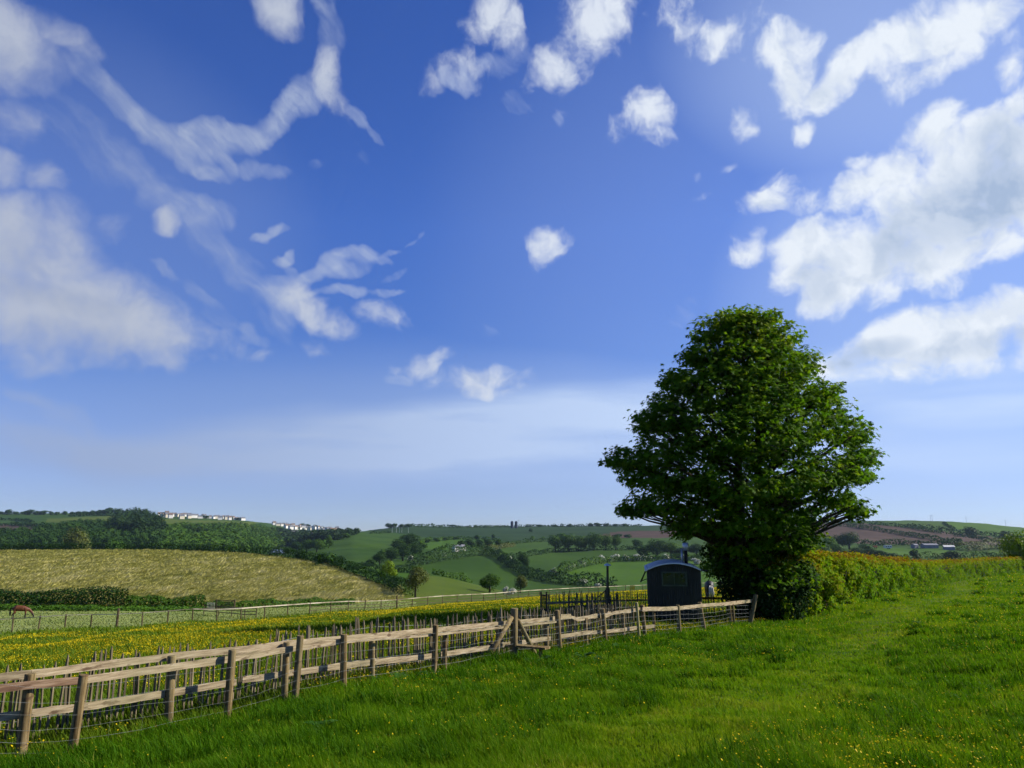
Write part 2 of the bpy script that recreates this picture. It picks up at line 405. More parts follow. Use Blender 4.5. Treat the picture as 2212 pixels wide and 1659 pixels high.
def material(name, stops, scale=4.0, detail=5, rough=0.9, bump=0.0, bscale=None, stretch=(1, 1, 1), coords='Object', transl=0.0, tint=None, spec=0.06, metal=0.0, extra=None, dist=0.0, low=0.35, high=0.65):
    """procedural material: noise (or the per vertex tint) through a colour ramp"""
    m = bpy.data.materials.new(name); m.use_nodes = True
    T = NT(m.node_tree); T.n.clear()
    if coords == 'World':
        g = T.n.new('ShaderNodeNewGeometry'); vec = g.outputs['Position']
    else:
        tc = T.n.new('ShaderNodeTexCoord'); vec = tc.outputs[coords]
    vec = T.vmath('MULTIPLY', vec, stretch)
    fac = T.maprange(T.noise(vec, scale, detail, 0.6, dist=dist), low, high)
    if tint is not None:
        a = T.n.new('ShaderNodeAttribute'); a.attribute_name = 'tint'
        fac = T.math('ADD', T.math('MULTIPLY', a.outputs['Fac'], tint), T.math('MULTIPLY', fac, 1-tint), clamp=True)
    col = T.ramp(fac, stops)
    if extra is not None: col = extra(T, vec, col)
    p = T.n.new('ShaderNodeBsdfPrincipled'); T.l.new(col, p.inputs['Base Color'])
    p.inputs['Roughness'].default_value = rough; p.inputs['Specular IOR Level'].default_value = spec; p.inputs['Metallic'].default_value = metal
    if bump:
        bn = T.n.new('ShaderNodeBump'); bn.inputs['Strength'].default_value = bump; bn.inputs['Distance'].default_value = 1.0 if coords == 'World' else 0.05
        T.l.new(T.noise(vec, bscale or scale*3, 5, 0.6), bn.inputs['Height']); T.l.new(bn.outputs[0], p.inputs['Normal'])
    sh = p.outputs[0]
    if transl:
        tr = T.n.new('ShaderNodeBsdfTranslucent'); T.l.new(T.mix(1.0, col, (1.0, 1.0, 0.45), 'MULTIPLY'), tr.inputs[0])
        mx = T.n.new('ShaderNodeMixShader'); mx.inputs[0].default_value = transl
        T.l.new(sh, mx.inputs[1]); T.l.new(tr.outputs[0], mx.inputs[2]); sh = mx.outputs[0]
    o = T.n.new('ShaderNodeOutputMaterial'); T.l.new(sh, o.inputs[0])
    return m

def vnoise(x, y, seed=0):
    """smooth value noise on a plane, 0..1"""
    x = np.asarray(x, float); y = np.asarray(y, float)
    xi = np.floor(x).astype(np.int64); yi = np.floor(y).astype(np.int64); fx = x-xi; fy = y-yi
    fx = fx*fx*(3-2*fx); fy = fy*fy*(3-2*fy)
    def h(a, b):
        n = (a*374761393+b*668265263+seed*1442695041) & 0xffffffff
        n = ((n ^ (n >> 13))*1274126177) & 0xffffffff
        return ((n ^ (n >> 16)) & 0xffff)/65535.0
    return (h(xi, yi)*(1-fx)+h(xi+1, yi)*fx)*(1-fy)+(h(xi, yi+1)*(1-fx)+h(xi+1, yi+1)*fx)*fy
def fbm(x, y, seed=0, oct=4):
    s = 0; a = 0.5; t = 0
    for k in range(oct):
        s = s+a*vnoise(x*2**k, y*2**k, seed+k*17); t += a; a *= 0.55
    return s/t

# ------------------------------------------------------------------ the lie of the land
APEX = 25.0
def near_z(x, y):
    hy = np.interp(y, [-40, 0, 10, 20, 35, 50, 75, 125, 200, 400], [0.6, 0, -.75, -1.45, -2.25, -2.8, -3.6, -4.9, -6.3, -9])
    cr = np.where(x < 0, np.maximum(0.08*x, -1.6), np.minimum(0.02*x, 0.2))
    return -1.68+hy+cr
L_F = [('w', -22, -13, -3.2), ('w', -14, -2, -2.9), ('w', -9, 5.6, -2.78), (153,1642,10.3),(489,1572,12.3),(636,1522,13.4),(741,1497,14.3),(937,1463,16.5),(1110,1426,19),(1208,1413,21),(1307,1391,23.5),(1385,1379,25.5),(1467,1370,28.5),(1521,1365,30.5),(1580,1353,33),(1620,1351,35),(1725,1342,37.5),(1790,1325,40),(1860,1302,46),(2000,1268,72),(2100,1250,95),(2212,1236,125),(2500,1218,185),(3200,1200,280)]
L_G = [(-900,1400,58),(-200,1375,63),(27,1367,66),(97,1361,66),(157,1357,67),(217,1355,68),(272,1356,68),(325,1351,69),(377,1345,70),(425,1342,71),(469,1343,72),(513,1341,73),(555,1337,75),(670,1327,82),(738,1321,88),(802,1319,92),(855,1316,95),(916,1310,98),(968,1305,102),(1019,1302,106),(1067,1299,112),(1111,1294,118),(1172,1289,126),(1228,1285,134),(1279,1282,140),(1340,1279,147),(1400,1276,152),(1550,1270,165),(1650,1266,172),(1750,1262,178),(1860,1258,188),(2000,1252,205),(2212,1245,240),(2500,1240,290),(3200,1235,360)]
L_H = [(-900,1318,88),(0,1313,95),(250,1313,97),(440,1314,100),(560,1311,104),(640,1309,108),(720,1306,113),(800,1300,119),(850,1297,125),(890,1299,128),(930,1299,131),(1000,1293,142),(1080,1287,160),(1150,1283,175),(1300,1278,192),(1600,1268,215),(1800,1262,240),(2000,1256,260),(2212,1248,290),(3200,1238,400)]
L_W = [(-900,1196,280),(0,1190,265),(200,1188,260),(360,1189,255),(500,1194,245),(600,1203,230),(700,1219,205),(760,1239,185),(820,1263,165),(850,1275,160),(870,1262,172),(900,1249,190),(927,1243,200),(960,1247,205),(1000,1256,207),(1040,1266,208),(1089,1277,210),(1150,1282,212),(1300,1277,225),(1600,1267,245),(1800,1258,275),(2000,1250,300),(2212,1243,330),(3200,1238,440)]
L_V = [(-900,1218,420),(300,1216,420),(600,1216,400),(700,1240,330),(760,1252,290),(820,1262,268),(884,1258,268),(927,1262,290),(1000,1275,300),(1089,1281,290),(1150,1284,290),(1250,1280,300),(1330,1278,300),(1600,1266,320),(1800,1250,350),(2212,1240,400),(3200,1236,500)]
L_M1 = [(-900,1200,560),(0,1200,560),(500,1198,560),(586,1195.5,640),(616,1195.5,640),(650,1207,560),(700,1215,480),(760,1226,400),(820,1233,380),(884,1238,370),(960,1241,380),(1060,1254,370),(1150,1259,370),(1250,1259,370),(1330,1266,350),(1400,1262,350),(1600,1255,370),(1800,1235,410),(2000,1222,440),(2212,1215,470),(3200,1212,560)]
L_M2 = [(-900,1175,700),(0,1170,700),(300,1165,680),(500,1175,700),(560,1185,740),(586,1188,790),(616,1188,790),(660,1187,660),(760,1192,570),(884,1210,500),(960,1205,500),(1060,1205,500),(1150,1215,500),(1330,1225,480),(1400,1222,480),(1600,1215,490),(1800,1212,520),(2000,1205,550),(2212,1198,580),(3200,1196,640)]
L_M3 = [(-900,1150,900),(0,1150,900),(300,1145,850),(500,1155,900),(560,1168,950),(600,1176,1000),(640,1176,950),(680,1170,800),(760,1167,740),(884,1182,680),(960,1184,680),(1085,1182,680),(1200,1190,650),(1330,1190,640),(1600,1188,640),(1800,1185,650),(1900,1183,680),(2212,1178,720),(3200,1175,760)]
L_M4 = [(-900,1130,1200),(0,1128,1200),(200,1122,1200),(300,1125,1150),(400,1124,1300),(530,1130,1300),(600,1148,1400),(660,1156,1350),(720,1153,1150),(760,1151,980),(884,1160,950),(1085,1162,950),(1200,1165,930),(1390,1160,900),(1600,1158,900),(1800,1160,850),(2000,1155,880),(2212,1165,920),(3200,1165,950)]
L_S = [(-900,1112,1800),(0,1111,1800),(130,1110,1750),(230,1108,1700),(320,1112,1700),(420,1118,1750),(530,1126,1800),(590,1131.5,2000),(640,1136,2050),(690,1140,2050),(738,1147,1900),(775,1149,1500),(830,1142,1400),(885,1136,1400),(960,1138,1500),(1020,1139,1550),(1100,1138,1600),(1200,1137,1600),(1390,1136,1550),(1600,1132,1400),(1750,1129,1200),(1860,1125,1150),(1960,1124.5,1150),(2050,1126.5,1150),(2130,1131.5,1150),(2212,1140,1150),(2400,1150,1150),(3200,1150,1200)]
NU = 1000
U = np.linspace(-1.12, 1.12, NU)
def layer(L):
    P = np.array([p[1:] if p[0] == 'w' else at(*p) for p in L], float)
    u = P[:, 0]/(P[:, 1]+APEX); o = np.argsort(u)
    u, P = u[o], P[o]
    def sm(v):
        k = np.array([1, 2, 3, 2, 1.0]); k /= k.sum()
        return np.convolve(np.pad(v, 2, mode='edge'), k, 'valid')
    return sm(np.interp(U, u, P[:, 1])), sm(np.interp(U, u, P[:, 2]))
KN = [layer(L) for L in (L_F, L_G, L_H, L_W, L_V, L_M1, L_M2, L_M3, L_M4, L_S)]
ky = np.stack([k[0] for k in KN]); kz = np.stack([k[1] for k in KN])
ky = np.concatenate([ky, ky[-1:]*1.3, np.full((1, NU), 4600.0)]); kz = np.concatenate([kz, kz[-1:]-30, np.minimum(kz[-1:]-35, -50.0)])
# monotone cubic along every bearing
hh = np.diff(ky, axis=0); dd = np.diff(kz, axis=0)/hh
mm = np.zeros_like(kz)
w1 = 2*hh[1:]+hh[:-1]; w2 = hh[1:]+2*hh[:-1]
ok = dd[1:]*dd[:-1] > 0
with np.errstate(all='ignore'):
    mm[1:-1] = np.where(ok, (w1+w2)/(w1/dd[:-1]+w2/dd[1:]), 0)
mm[0] = -0.035; mm[-1] = dd[-1]
mm[0] = np.where(dd[0] > 0, 0, np.maximum(mm[0], 3*dd[0]))
NSEG = [50, 22, 60, 18, 16, 22, 22, 18, 20, 8, 6]
rowsY, rowsZ, rowL = [], [], []
NF = 70
y0 = -18.0
for i in range(NF):
    t = (i/NF)**1.0
    y = y0+(ky[0]-y0)*t; x = U*(y+APEX)
    corr = kz[0]-near_z(U*(ky[0]+APEX), ky[0])
    tt = t*t*(3-2*t)
    rowsY.append(y); rowsZ.append(near_z(x, y)+corr*tt); rowL.append(0)
for s in range(len(NSEG)):
    for i in range(NSEG[s]):
        t = i/NSEG[s]; h = hh[s]
        z = (2*t**3-3*t**2+1)*kz[s]+(t**3-2*t**2+t)*h*mm[s]+(-2*t**3+3*t**2)*kz[s+1]+(t**3-t**2)*h*mm[s+1]
        rowsY.append(ky[s]+h*t); rowsZ.append(z); rowL.append(s+1)
rowsY.append(ky[-1]); rowsZ.append(kz[-1]); rowL.append(len(NSEG))
GY = np.array(rowsY); GZ = np.array(rowsZ); rowL = np.array(rowL)
GX = U[None, :]*(GY+APEX)
bump = (fbm(GX*0.7, GY*0.7, 3)-0.5)*0.16*np.clip(1-(GY-60)/60, 0.25, 1)*(GY < 280)
bump += (fbm(GX*1.5, GY*1.5, 13, 3)-0.5)*0.13*np.clip(1-(GY-25)/50, 0, 1)
bump += (fbm(GX*0.03, GY*0.03, 5)-0.5)*3.0*np.clip((GY-350)/300, 0, 1)*np.clip((2200-GY)/500, 0, 1)
GZ = GZ+bump
NR = len(GY)
GV = np.stack([GX, GY, GZ], -1)
idx = np.arange(NR*NU).reshape(NR, NU)
QUADS = np.stack([idx[:-1, :-1], idx[:-1, 1:], idx[1:, 1:], idx[1:, :-1]], -1)     # (NR-1, NU-1, 4)
from mathutils.bvhtree import BVHTree
BVH = BVHTree.FromPolygons(GV.reshape(-1, 3).tolist(), QUADS.reshape(-1, 4).tolist())
def hit(px, py, far=False):
    """ground point seen at a pixel"""
    r = Vector(ray(px, py)).normalized()
    o = Vector((0, 0, 0)); p = None
    h = BVH.ray_cast(o, r)[0]
    return None if h is None else np.array(h)
def hit_near(px, py, tries=14):
    """ground point at a pixel or, where the pixel looks over the skyline, just below it"""
    for k in range(tries):
        h = hit(px, py+k*1.0)
        if h is not None and h[1] < 6000: return h
    return np.array(at(px, py+tries, 1500))
def ground(x, y):
    h = BVH.ray_cast(Vector((x, y, 500)), Vector((0, 0, -1)))[0]
    return -5.0 if h is None else h.z
def on(px, y):
    """ground point on the bearing of a pixel column, at distance y"""
    x = (px-IW/2)/F*y
    for _ in range(3):
        z = ground(x, y); x = (px-IW/2)/F*(y*CP+z*SP)
    return np.array([x, y, ground(x, y)])

# ------------------------------------------------------------------ ground sheets and their stuff
def in_poly(P, poly):
    x, y = P[..., 0], P[..., 1]; c = np.zeros(x.shape, bool); n = len(poly)
    for i in range(n):
        (x0, y0_), (x1, y1) = poly[i], poly[(i+1) % n]
        with np.errstate(all='ignore'):
            c ^= ((y0_ > y) != (y1 > y)) & (x < (x1-x0)*(y-y0_)/(y1-y0_)+x0)
    return c
CEN = GV.reshape(-1, 3)[QUADS.reshape(-1, 4)].mean(1).reshape(NR-1, NU-1, 3)
PIX = project(CEN)
FL = np.repeat(rowL[:-1, None], NU-1, 1)          # layer of each face: 0 near, 1 F-G, 2 G-H, 3 H-W, 4 W-V ...
FIELD = np.full(FL.shape, 'hillside', dtype=object)
FIELD[FL == 0] = 'ground'
FIELD[FL == 1] = 'buttercup_meadow'
px_ = PIX[..., 0]
FIELD[(FL == 1) & (px_ > 1700)] = 'hillside'
FIELD[(FL == 2) & (px_ < 900)] = 'paddock'
FIELD[(FL == 2) & (px_ >= 900)] = 'pasture'
FIELD[(FL == 3) & (px_ < 868)] = 'barley_field'
FIELD[(FL == 3) & (px_ >= 868) & (px_ < 1110)] = 'pasture'
FIELD[(FL >= 4) & (FL <= 6) & in_poly(PIX, [(700,1226),(790,1222),(884,1236),(900,1260),(820,1275),(740,1255)])] = 'bright_pasture'
FIELD[(FL >= 8) & in_poly(PIX, [(-60,1131),(95,1135),(62,1152),(-60,1156)])] = 'ploughed_field'
FIELD[(FL >= 7) & in_poly(PIX, [(1290,1157),(1340,1147),(1430,1140),(1480,1150),(1440,1162),(1330,1162)])] = 'ploughed_field'
FIELD[(FL >= 7) & in_poly(PIX, [(1700,1127),(1784,1130),(1878,1131.5),(1962,1140),(2077,1152),(2187,1165),(2300,1176),(2300,1186),(2180,1179),(2075,1177),(1945,1175),(1854,1175),(1789,1160),(1700,1150)])] = 'ploughed_field'
FIELD[(FL >= 7) & in_poly(PIX, [(800,1132),(1500,1125),(1500,1146),(1340,1147),(1290,1157),(1190,1166),(1080,1170),(1000,1163),(930,1162),(860,1152),(800,1147)])] = 'cloud_shaded_field'
FIELD[(FL >= 6) & in_poly(PIX, [(905,1184),(935,1166),(1010,1163),(1085,1168),(1085,1176),(1040,1183),(960,1189)])] = 'bright_pasture'
FIELD[(FL >= 4) & in_poly(PIX, [(1215,1244),(1240,1232),(1270,1222),(1330,1214),(1420,1212),(1620,1214),(1620,1275),(1350,1276),(1260,1260)])] = 'bright_pasture'
FIELD[(FL >= 8) & in_poly(PIX, [(100,1120),(300,1112),(330,1122),(200,1130),(100,1128)])] = 'pasture'
FIELD[(FL >= 7) & in_poly(PIX, [(330,1120),(560,1128),(540,1136),(420,1132),(340,1134)])] = 'pasture'
FIELD[(FL >= 7) & in_poly(PIX, [(380,1148),(440,1155),(470,1162),(460,1166),(420,1164),(375,1158)])] = 'bright_pasture'
FIELD[(FL >= 6) & in_poly(PIX, [(2036,1128),(2300,1120),(2300,1175),(2185,1163),(2063,1145)])] = 'bright_pasture'
FIELD[(FL >= 5) & in_poly(PIX, [(1890,1184),(1960,1183),(2080,1190),(2180,1192),(2180,1204),(1960,1208)])] = 'bright_pasture'
def path_mask(x, y):
    d = np.abs(x-(4.0+0.66*(y-14)+0.8*np.sin(y*0.13)))
    return np.clip(1.25-d/1.5, 0, 1)*(y > 5)

def grassx(T, vec, col):
    n = T.noise(vec, 0.9, 4, 0.6); return T.mix(T.maprange(n, 0.45, 0.7), col, (0.10, 0.11, 0.015))
M_ground = material('meadow_turf', [(0, (.022, .060, .002)), (.5, (.05, .115, .004)), (1, (.085, .14, .006))], 1.6, 6, coords='World', bump=0.3, bscale=6, extra=grassx)
M_butter = material('meadow_turf_far', [(0, (.05, .10, .005)), (.5, (.10, .14, .007)), (1, (.17, .16, .010))], .35, 7, coords='World', stretch=(1, 1, 1), bump=0.3, bscale=2)
M_paddock = material('grazed_turf', [(0, (.11, .15, .035)), (.5, (.15, .19, .05)), (1, (.20, .23, .075))], .25, 7, coords='World', stretch=(1, 2, 1))
M_barley = material('barley', [(0, (.17, .185, .035)), (.42, (.26, .255, .065)), (.7, (.34, .31, .11)), (1, (.43, .38, .17))], 1.1, 8, coords='World', stretch=(0.9, 0.35, 1), bump=0.4, bscale=1.6, dist=0.8,
                    extra=lambda T, v, c: T.mix(T.maprange(T.noise(v, 0.07, 4, .6), .42, .62, 0, .75), c, (.14, .17, .022)))
M_pasture = material('old_pasture', [(0, (.050, .08, .007)), (1, (.085, .112, .012))], .03, 6, coords='World', extra=lambda T, v, c: T.mix(T.maprange(T.noise(v, .5, 5, .6), .4, .75, 0, .4), c, (.04, .07, .01)))
M_bright = material('young_pasture', [(0, (.030, .076, .003)), (1, (.054, .112, .006))], .02, 6, coords='World', extra=lambda T, v, c: T.mix(T.maprange(T.noise(v, .4, 5, .6), .4, .75, 0, .35), c, (.025, .07, .008)))
M_hill = material('hill_pasture', [(0, (.022, .054, .004)), (1, (.038, .078, .006))], .012, 7, coords='World', extra=lambda T, v, c: T.mix(T.maprange(T.noise(v, .25, 5, .6), .4, .75, 0, .4), c, (.02, .055, .008)))
M_cloudshade = material('cloud_shade_green', [(0, (.013, .034, .008)), (1, (.021, .048, .011))], .01, 6, coords='World')  # cloud shadow over the upper field, put into its green
M_plough = material('bare_soil', [(0, (.050, .031, .022)), (1, (.074, .047, .034))], .03, 6, coords='World', extra=lambda T, v, c: T.mix(T.maprange(T.noise(v, .4, 4, .6), .4, .7, 0, .4), c, (.042, .026, .018)))
SHEETS = {'ground': M_ground, 'buttercup_meadow': M_butter, 'paddock': M_paddock, 'barley_field': M_barley, 'pasture': M_pasture, 'bright_pasture': M_bright, 'hillside': M_hill, 'cloud_shaded_field': M_cloudshade, 'ploughed_field': M_plough}
SHEET_LABEL = {'ground': 'bright green grass field sloping down to the post and rail fence', 'buttercup_meadow': 'meadow yellow with buttercups behind the paling fence', 'paddock': 'pale grazed paddock where the brown horse stands',
 'barley_field': 'tan and green ripening cereal field on the left rise', 'pasture': 'olive green pasture sloping behind the far fence', 'bright_pasture': 'fresh green pastures across the valley', 'hillside': 'green hillsides across the valley',
 'cloud_shaded_field': 'green field darkened by painted cloud shade, below the skyline with the silos', 'ploughed_field': 'bare brown ploughed fields on the far hills'}
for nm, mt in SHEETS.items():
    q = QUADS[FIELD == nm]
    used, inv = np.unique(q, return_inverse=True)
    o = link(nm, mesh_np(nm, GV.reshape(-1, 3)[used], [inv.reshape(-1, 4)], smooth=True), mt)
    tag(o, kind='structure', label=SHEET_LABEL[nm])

# ------------------------------------------------------------------ grass, buttercups, barley: stuff nobody could count
M_blade = material('grass_blades', [(0, (.018, .062, .002)), (.35, (.052, .140, .003)), (.65, (.110, .212, .005)), (.85, (.185, .25, .012)), (1, (.31, .28, .06))], .8, 3, rough=0.6, coords='World', transl=0.42, tint=0.8, spec=0.04)
M_blade_far = material('meadow_blades', [(0, (.045, .10, .004)), (.5, (.095, .155, .007)), (1, (.18, .19, .015))], .5, 3, rough=0.6, coords='World', transl=0.35, tint=0.7)
M_petal = material('buttercup_petals', [(0, (.62, .44, .006)), (1, (.80, .60, .012))], 3, 2, rough=0.5, coords='World', transl=0.25)
M_ear = material('barley_ears', [(0, (.22, .23, .04)), (.5, (.43, .395, .11)), (1, (.64, .57, .26))], .5, 3, rough=0.7, coords='World', transl=0.2, tint=0.75)

def scatter(mask, count, frame_only=0.93, gamma=1.0):
    """random points on ground faces, about evenly spread over the picture; returns points and view distance"""
    q = QUADS[mask]; P = GV.reshape(-1, 3)[q]
    c = P.mean(1); pr = project(c)
    n = np.cross(P[:, 2]-P[:, 0], P[:, 3]-P[:, 1]); area = np.linalg.norm(n, axis=1)/2
    n /= np.linalg.norm(n, axis=1)[:, None]
    d = np.linalg.norm(c, axis=1)
    cosv = np.abs((n*c).sum(1)/d)
    wgt = area*(0.25+cosv)/d**(2*gamma)
    inside = (pr[:, 0] > -160) & (pr[:, 0] < IW+160) & (pr[:, 1] < IH+140) & (pr[:, 2] > 1)
    beyond = (pr[:, 0] > -500) & (pr[:, 0] < IW+1500) & (pr[:, 1] < IH+500) & (pr[:, 2] > 1)
    wgt = np.where(inside, wgt, np.where(beyond, wgt*.3, 0))
    k = RNG.choice(len(q), count, p=wgt/wgt.sum())
    a = RNG.random(count); b = RNG.random(count)
    Q = P[k]
    pts = (Q[:, 0]*((1-a)*(1-b))[:, None]+Q[:, 1]*(a*(1-b))[:, None]+Q[:, 2]*(a*b)[:, None]+Q[:, 3]*((1-a)*b)[:, None])
    return pts, np.linalg.norm(pts, axis=1)

def blades(name, pts, d, h, wmin, tint, mt, lean=0.5, label=None, wind=(-0.25, -0.1), width_px=0.62):
    n = len(pts)
    az = RNG.random(n)*2*math.pi
    wid = np.maximum(wmin, width_px*2.16/F*d)*(0.7+0.6*RNG.random(n))
    side = np.stack([np.cos(az), np.sin(az), np.zeros(n)], -1)
    la = RNG.random(n)*2*math.pi; lm = lean*RNG.random(n)**0.8
    off = np.stack([np.cos(la)*lm+wind[0], np.sin(la)*lm+wind[1], np.zeros(n)], -1)*h[:, None]
    up = np.array([0, 0, 1.0])
    b0 = pts-up*0.02; mid = pts+up*(h*0.55)[:, None]+off*0.35; tip = pts+up*(h*(1-0.25*lm))[:, None]+off
    V = np.stack([b0-side*(wid/2)[:, None], b0+side*(wid/2)[:, None], mid+side*(wid*.42)[:, None], mid-side*(wid*.42)[:, None], tip], 1)
    base = (np.arange(n)*5)[:, None]
    quads = base+np.array([[0, 1, 2, 3]]); tris = base+np.array([[3, 2, 4]])
    t = np.repeat(tint, 5).reshape(n, 5)
    t[:, :2] -= 0.0
    o = link(name, mesh_np(name, V.reshape(-1, 3), [quads, tris], t.reshape(-1)), mt)
    return tag(o, label=label, kind='stuff')

NB = 540000
near_mask = (FL == 0)
pts, d = scatter(near_mask, NB)
tuss = fbm(pts[:, 0]*1.1, pts[:, 1]*1.1, 21, 3); big = fbm(pts[:, 0]*0.22, pts[:, 1]*0.22, 9, 3)
clump = np.clip((tuss-0.52)/0.16, 0, 1)
pm = path_mask(pts[:, 0], pts[:, 1])
fy_ = np.interp(pts[:, 0]/(pts[:, 1]+APEX), U, ky[0])
nearf = np.clip(1-np.abs(fy_-pts[:, 1])/2.2, 0, 1)          # rank growth along the fence foot
h = (0.055+0.07*RNG.random(NB))*(0.8+0.7*big)+0.17*clump*(.3+.7*RNG.random(NB))+0.16*nearf*RNG.random(NB)
h *= (1-0.55*pm)
tint = 0.575+0.30*(RNG.random(NB)-0.5)+0.85*(big-0.5)-0.24*clump-0.15*nearf+0.14*pm+0.12*np.clip((d-9)/30, 0, 1)
dry = RNG.random(NB) < 0.065+0.05*pm
tint = np.where(dry, 0.85+0.2*RNG.random(NB), np.clip(tint, 0.02, 0.82))
blades('grass', pts, d, h, 0.0035, tint, M_blade, label='long green grass of the foreground field')

# coarse tussocks standing above the turf
NTU = 900
pc, dc = scatter(near_mask, NTU)
keep = (path_mask(pc[:, 0], pc[:, 1]) < .4); pc, dc = pc[keep], dc[keep]
nb = 110; rad = .16+.22*RNG.random(len(pc))
a_ = RNG.random((len(pc), nb))*6.283; r_ = np.sqrt(RNG.random((len(pc), nb)))*rad[:, None]
P_ = np.repeat(pc[:, None], nb, 1); P_[..., 0] += np.cos(a_)*r_*1.5; P_[..., 1] += np.sin(a_)*r_
hh_t = (.16+.22*RNG.random(len(pc)))[:, None]*(1-.45*(r_/rad[:, None])**2)*(.65+.5*RNG.random((len(pc), nb)))
tt_ = np.clip(.20+.10*RNG.normal(size=len(pc))[:, None]+.12*RNG.normal(size=(len(pc), nb)), 0.02, .6)
blades('tussocks', P_.reshape(-1, 3), np.repeat(dc, nb), hh_t.reshape(-1), .004, tt_.reshape(-1), M_blade, lean=.75, label='darker coarse tussocks scattered over the grass field')

# buttercups in the near field: small yellow cups on stalks, in drifts
def flowers(name, pts, d, hgt, r0, px, label):
    n = len(pts)
    r = np.maximum(r0, px*2.16/F*d)*(0.7+0.6*RNG.random(n))
    k = 6; ang = np.arange(k)*2*math.pi/k
    tilt = RNG.normal(0, 0.45, (n, 2))
    ring = np.stack([np.cos(ang), np.sin(ang)], -1)
    C = pts+np.array([0, 0, 1.0])*hgt[:, None]
    rim = C[:, None]+np.concatenate([ring[None]*r[:, None, None], ((ring[None]*tilt[:, None]).sum(-1)*r[:, None]+0.45*r[:, None])[..., None]], -1)
    V = np.concatenate([C[:, None], rim], 1)
    base = (np.arange(n)*(k+1))[:, None]
    tr = np.concatenate([base+np.array([[0, 1+i, 1+(i+1) % k]]) for i in range(k)])
    return tag(link(name, mesh_np(name, V.reshape(-1, 3), [tr]), M_petal), label=label, kind='stuff')
pts, d = scatter(near_mask, 80000)
dr = fbm(pts[:, 0]*0.35, pts[:, 1]*0.35, 40, 4)+0.10*np.clip(pts[:, 0]/12, -1, 1)
keep = (RNG.random(len(pts)) < np.clip((dr-0.46)/0.18, 0.16, 1)**1.6*0.21) & (path_mask(pts[:, 0], pts[:, 1]) < 0.5)
pts, d = pts[keep], d[keep]
flowers('buttercups', pts, d, 0.11+0.10*RNG.random(len(pts)), 0.0085, 0.34, 'scattered yellow buttercups in the foreground grass')

mead = (FIELD == 'buttercup_meadow') & (PIX[..., 0] < 1720)
NBM = 120000
pts, d = scatter(mead, NBM)
blades('meadow_grass', pts, d, 0.14+0.16*RNG.random(NBM), 0.006, np.clip(0.45+0.5*(fbm(pts[:, 0]*.3, pts[:, 1]*.3, 5)-.5)+.3*(RNG.random(NBM)-.5), 0, 1), M_blade_far, label='green grass of the buttercup meadow', width_px=0.8)
pts, d = scatter(mead, 800000)
dr = fbm(pts[:, 0]*0.16+pts[:, 1]*0.10, pts[:, 1]*0.22, 77, 5)
band = np.clip((d-13)/8, 0.15, 1)*np.clip((np.interp(pts[:, 0]/(pts[:, 1]+APEX), U, ky[1])-pts[:, 1]-3)/5, 0, 1)
keep = RNG.random(len(pts)) < np.clip((dr-0.38)/0.22, 0.03, 1)**1.4*band*0.22
pts, d = pts[keep], d[keep]
flowers('meadow_buttercups', pts, d, 0.14+0.10*RNG.random(len(pts)), 0.010, 0.27, 'massed yellow buttercups in the meadow behind the fence')

bar = (FIELD == 'barley_field')
NBA = 150000
pts, d = scatter(bar, NBA)
st = fbm(pts[:, 0]*0.55+3*fbm(pts[:, 0]*.05, pts[:, 1]*.05, 2), pts[:, 1]*0.16, 31, 4)
gr = fbm(pts[:, 0]*0.03, pts[:, 1]*0.03, 12, 3)
crest = np.clip((pts[:, 1]-170)/70, 0, 1)
tint = np.clip(0.45+1.5*(st-0.5)+0.45*(gr-.5)-0.18*crest+0.2*(RNG.random(NBA)-.5), 0, 1)
blades('barley', pts, d, 0.35+0.5*RNG.random(NBA)*np.clip(st*2-.4, .3, 1.3), 0.05, tint, M_ear, lean=0.7, wind=(0.7, 0.2), label='windblown ripening cereal on the left rise', width_px=1.0)

pad = (FIELD == 'paddock')
pts, d = scatter(pad, 16000)
M_pad = material('paddock_blades', [(0, (.09, .14, .025)), (.6, (.18, .22, .06)), (1, (.28, .30, .12))], .4, 3, coords='World', transl=0.25, tint=0.7)
blades('paddock_grass', pts, d, 0.05+0.09*RNG.random(len(pts)), 0.02, np.clip(0.72+0.7*(fbm(pts[:, 0]*.15, pts[:, 1]*.25, 8)-.5)+.3*(RNG.random(len(pts))-.5), 0, 1), M_pad, label='short pale grass of the paddock', width_px=0.8)

# ------------------------------------------------------------------ fences along the field edge
def knots(T, vec, col):
    g = T.n.new('ShaderNodeNewGeometry')
    v = T.noise(T.vmath('MULTIPLY', g.outputs['Position'], (3.0, 3.0, 9.0)), 1.3, 3, 0.5)
    c = T.mix(T.maprange(v, 0.60, 0.68, 0, .8), col, (.085, .05, .03))
    g2 = T.noise(T.vmath('MULTIPLY', g.outputs['Position'], (.7, .7, .7)), 1.0, 3, 0.6)
    return T.mix(T.maprange(g2, 0.45, 0.68, 0, .6), c, (.20, .185, .10))
M_rail = material('weathered_rail', [(0, (.125, .092, .055)), (.45, (.30, .235, .145)), (1, (.47, .39, .265))], 1.0, 6, coords='World', stretch=(2.5, 2.5, 34), bump=0.05, bscale=2, extra=knots, low=.3, high=.7)
M_rail_red = material('reddish_rail', [(0, (.12, .07, .045)), (.5, (.21, .135, .085)), (1, (.30, .21, .14))], 1.0, 6, coords='World', stretch=(2.5, 2.5, 34), extra=knots)
M_post = material('round_post', [(0, (.065, .044, .020)), (.5, (.155, .11, .05)), (1, (.25, .19, .095))], 1.0, 6, coords='World', stretch=(22, 22, 1.6), bump=0.04, bscale=2, extra=knots)
M_post_pale = material('pale_post', [(0, (.18, .15, .06)), (1, (.36, .32, .14))], 1.0, 6, coords='World', stretch=(22, 22, 1.6))
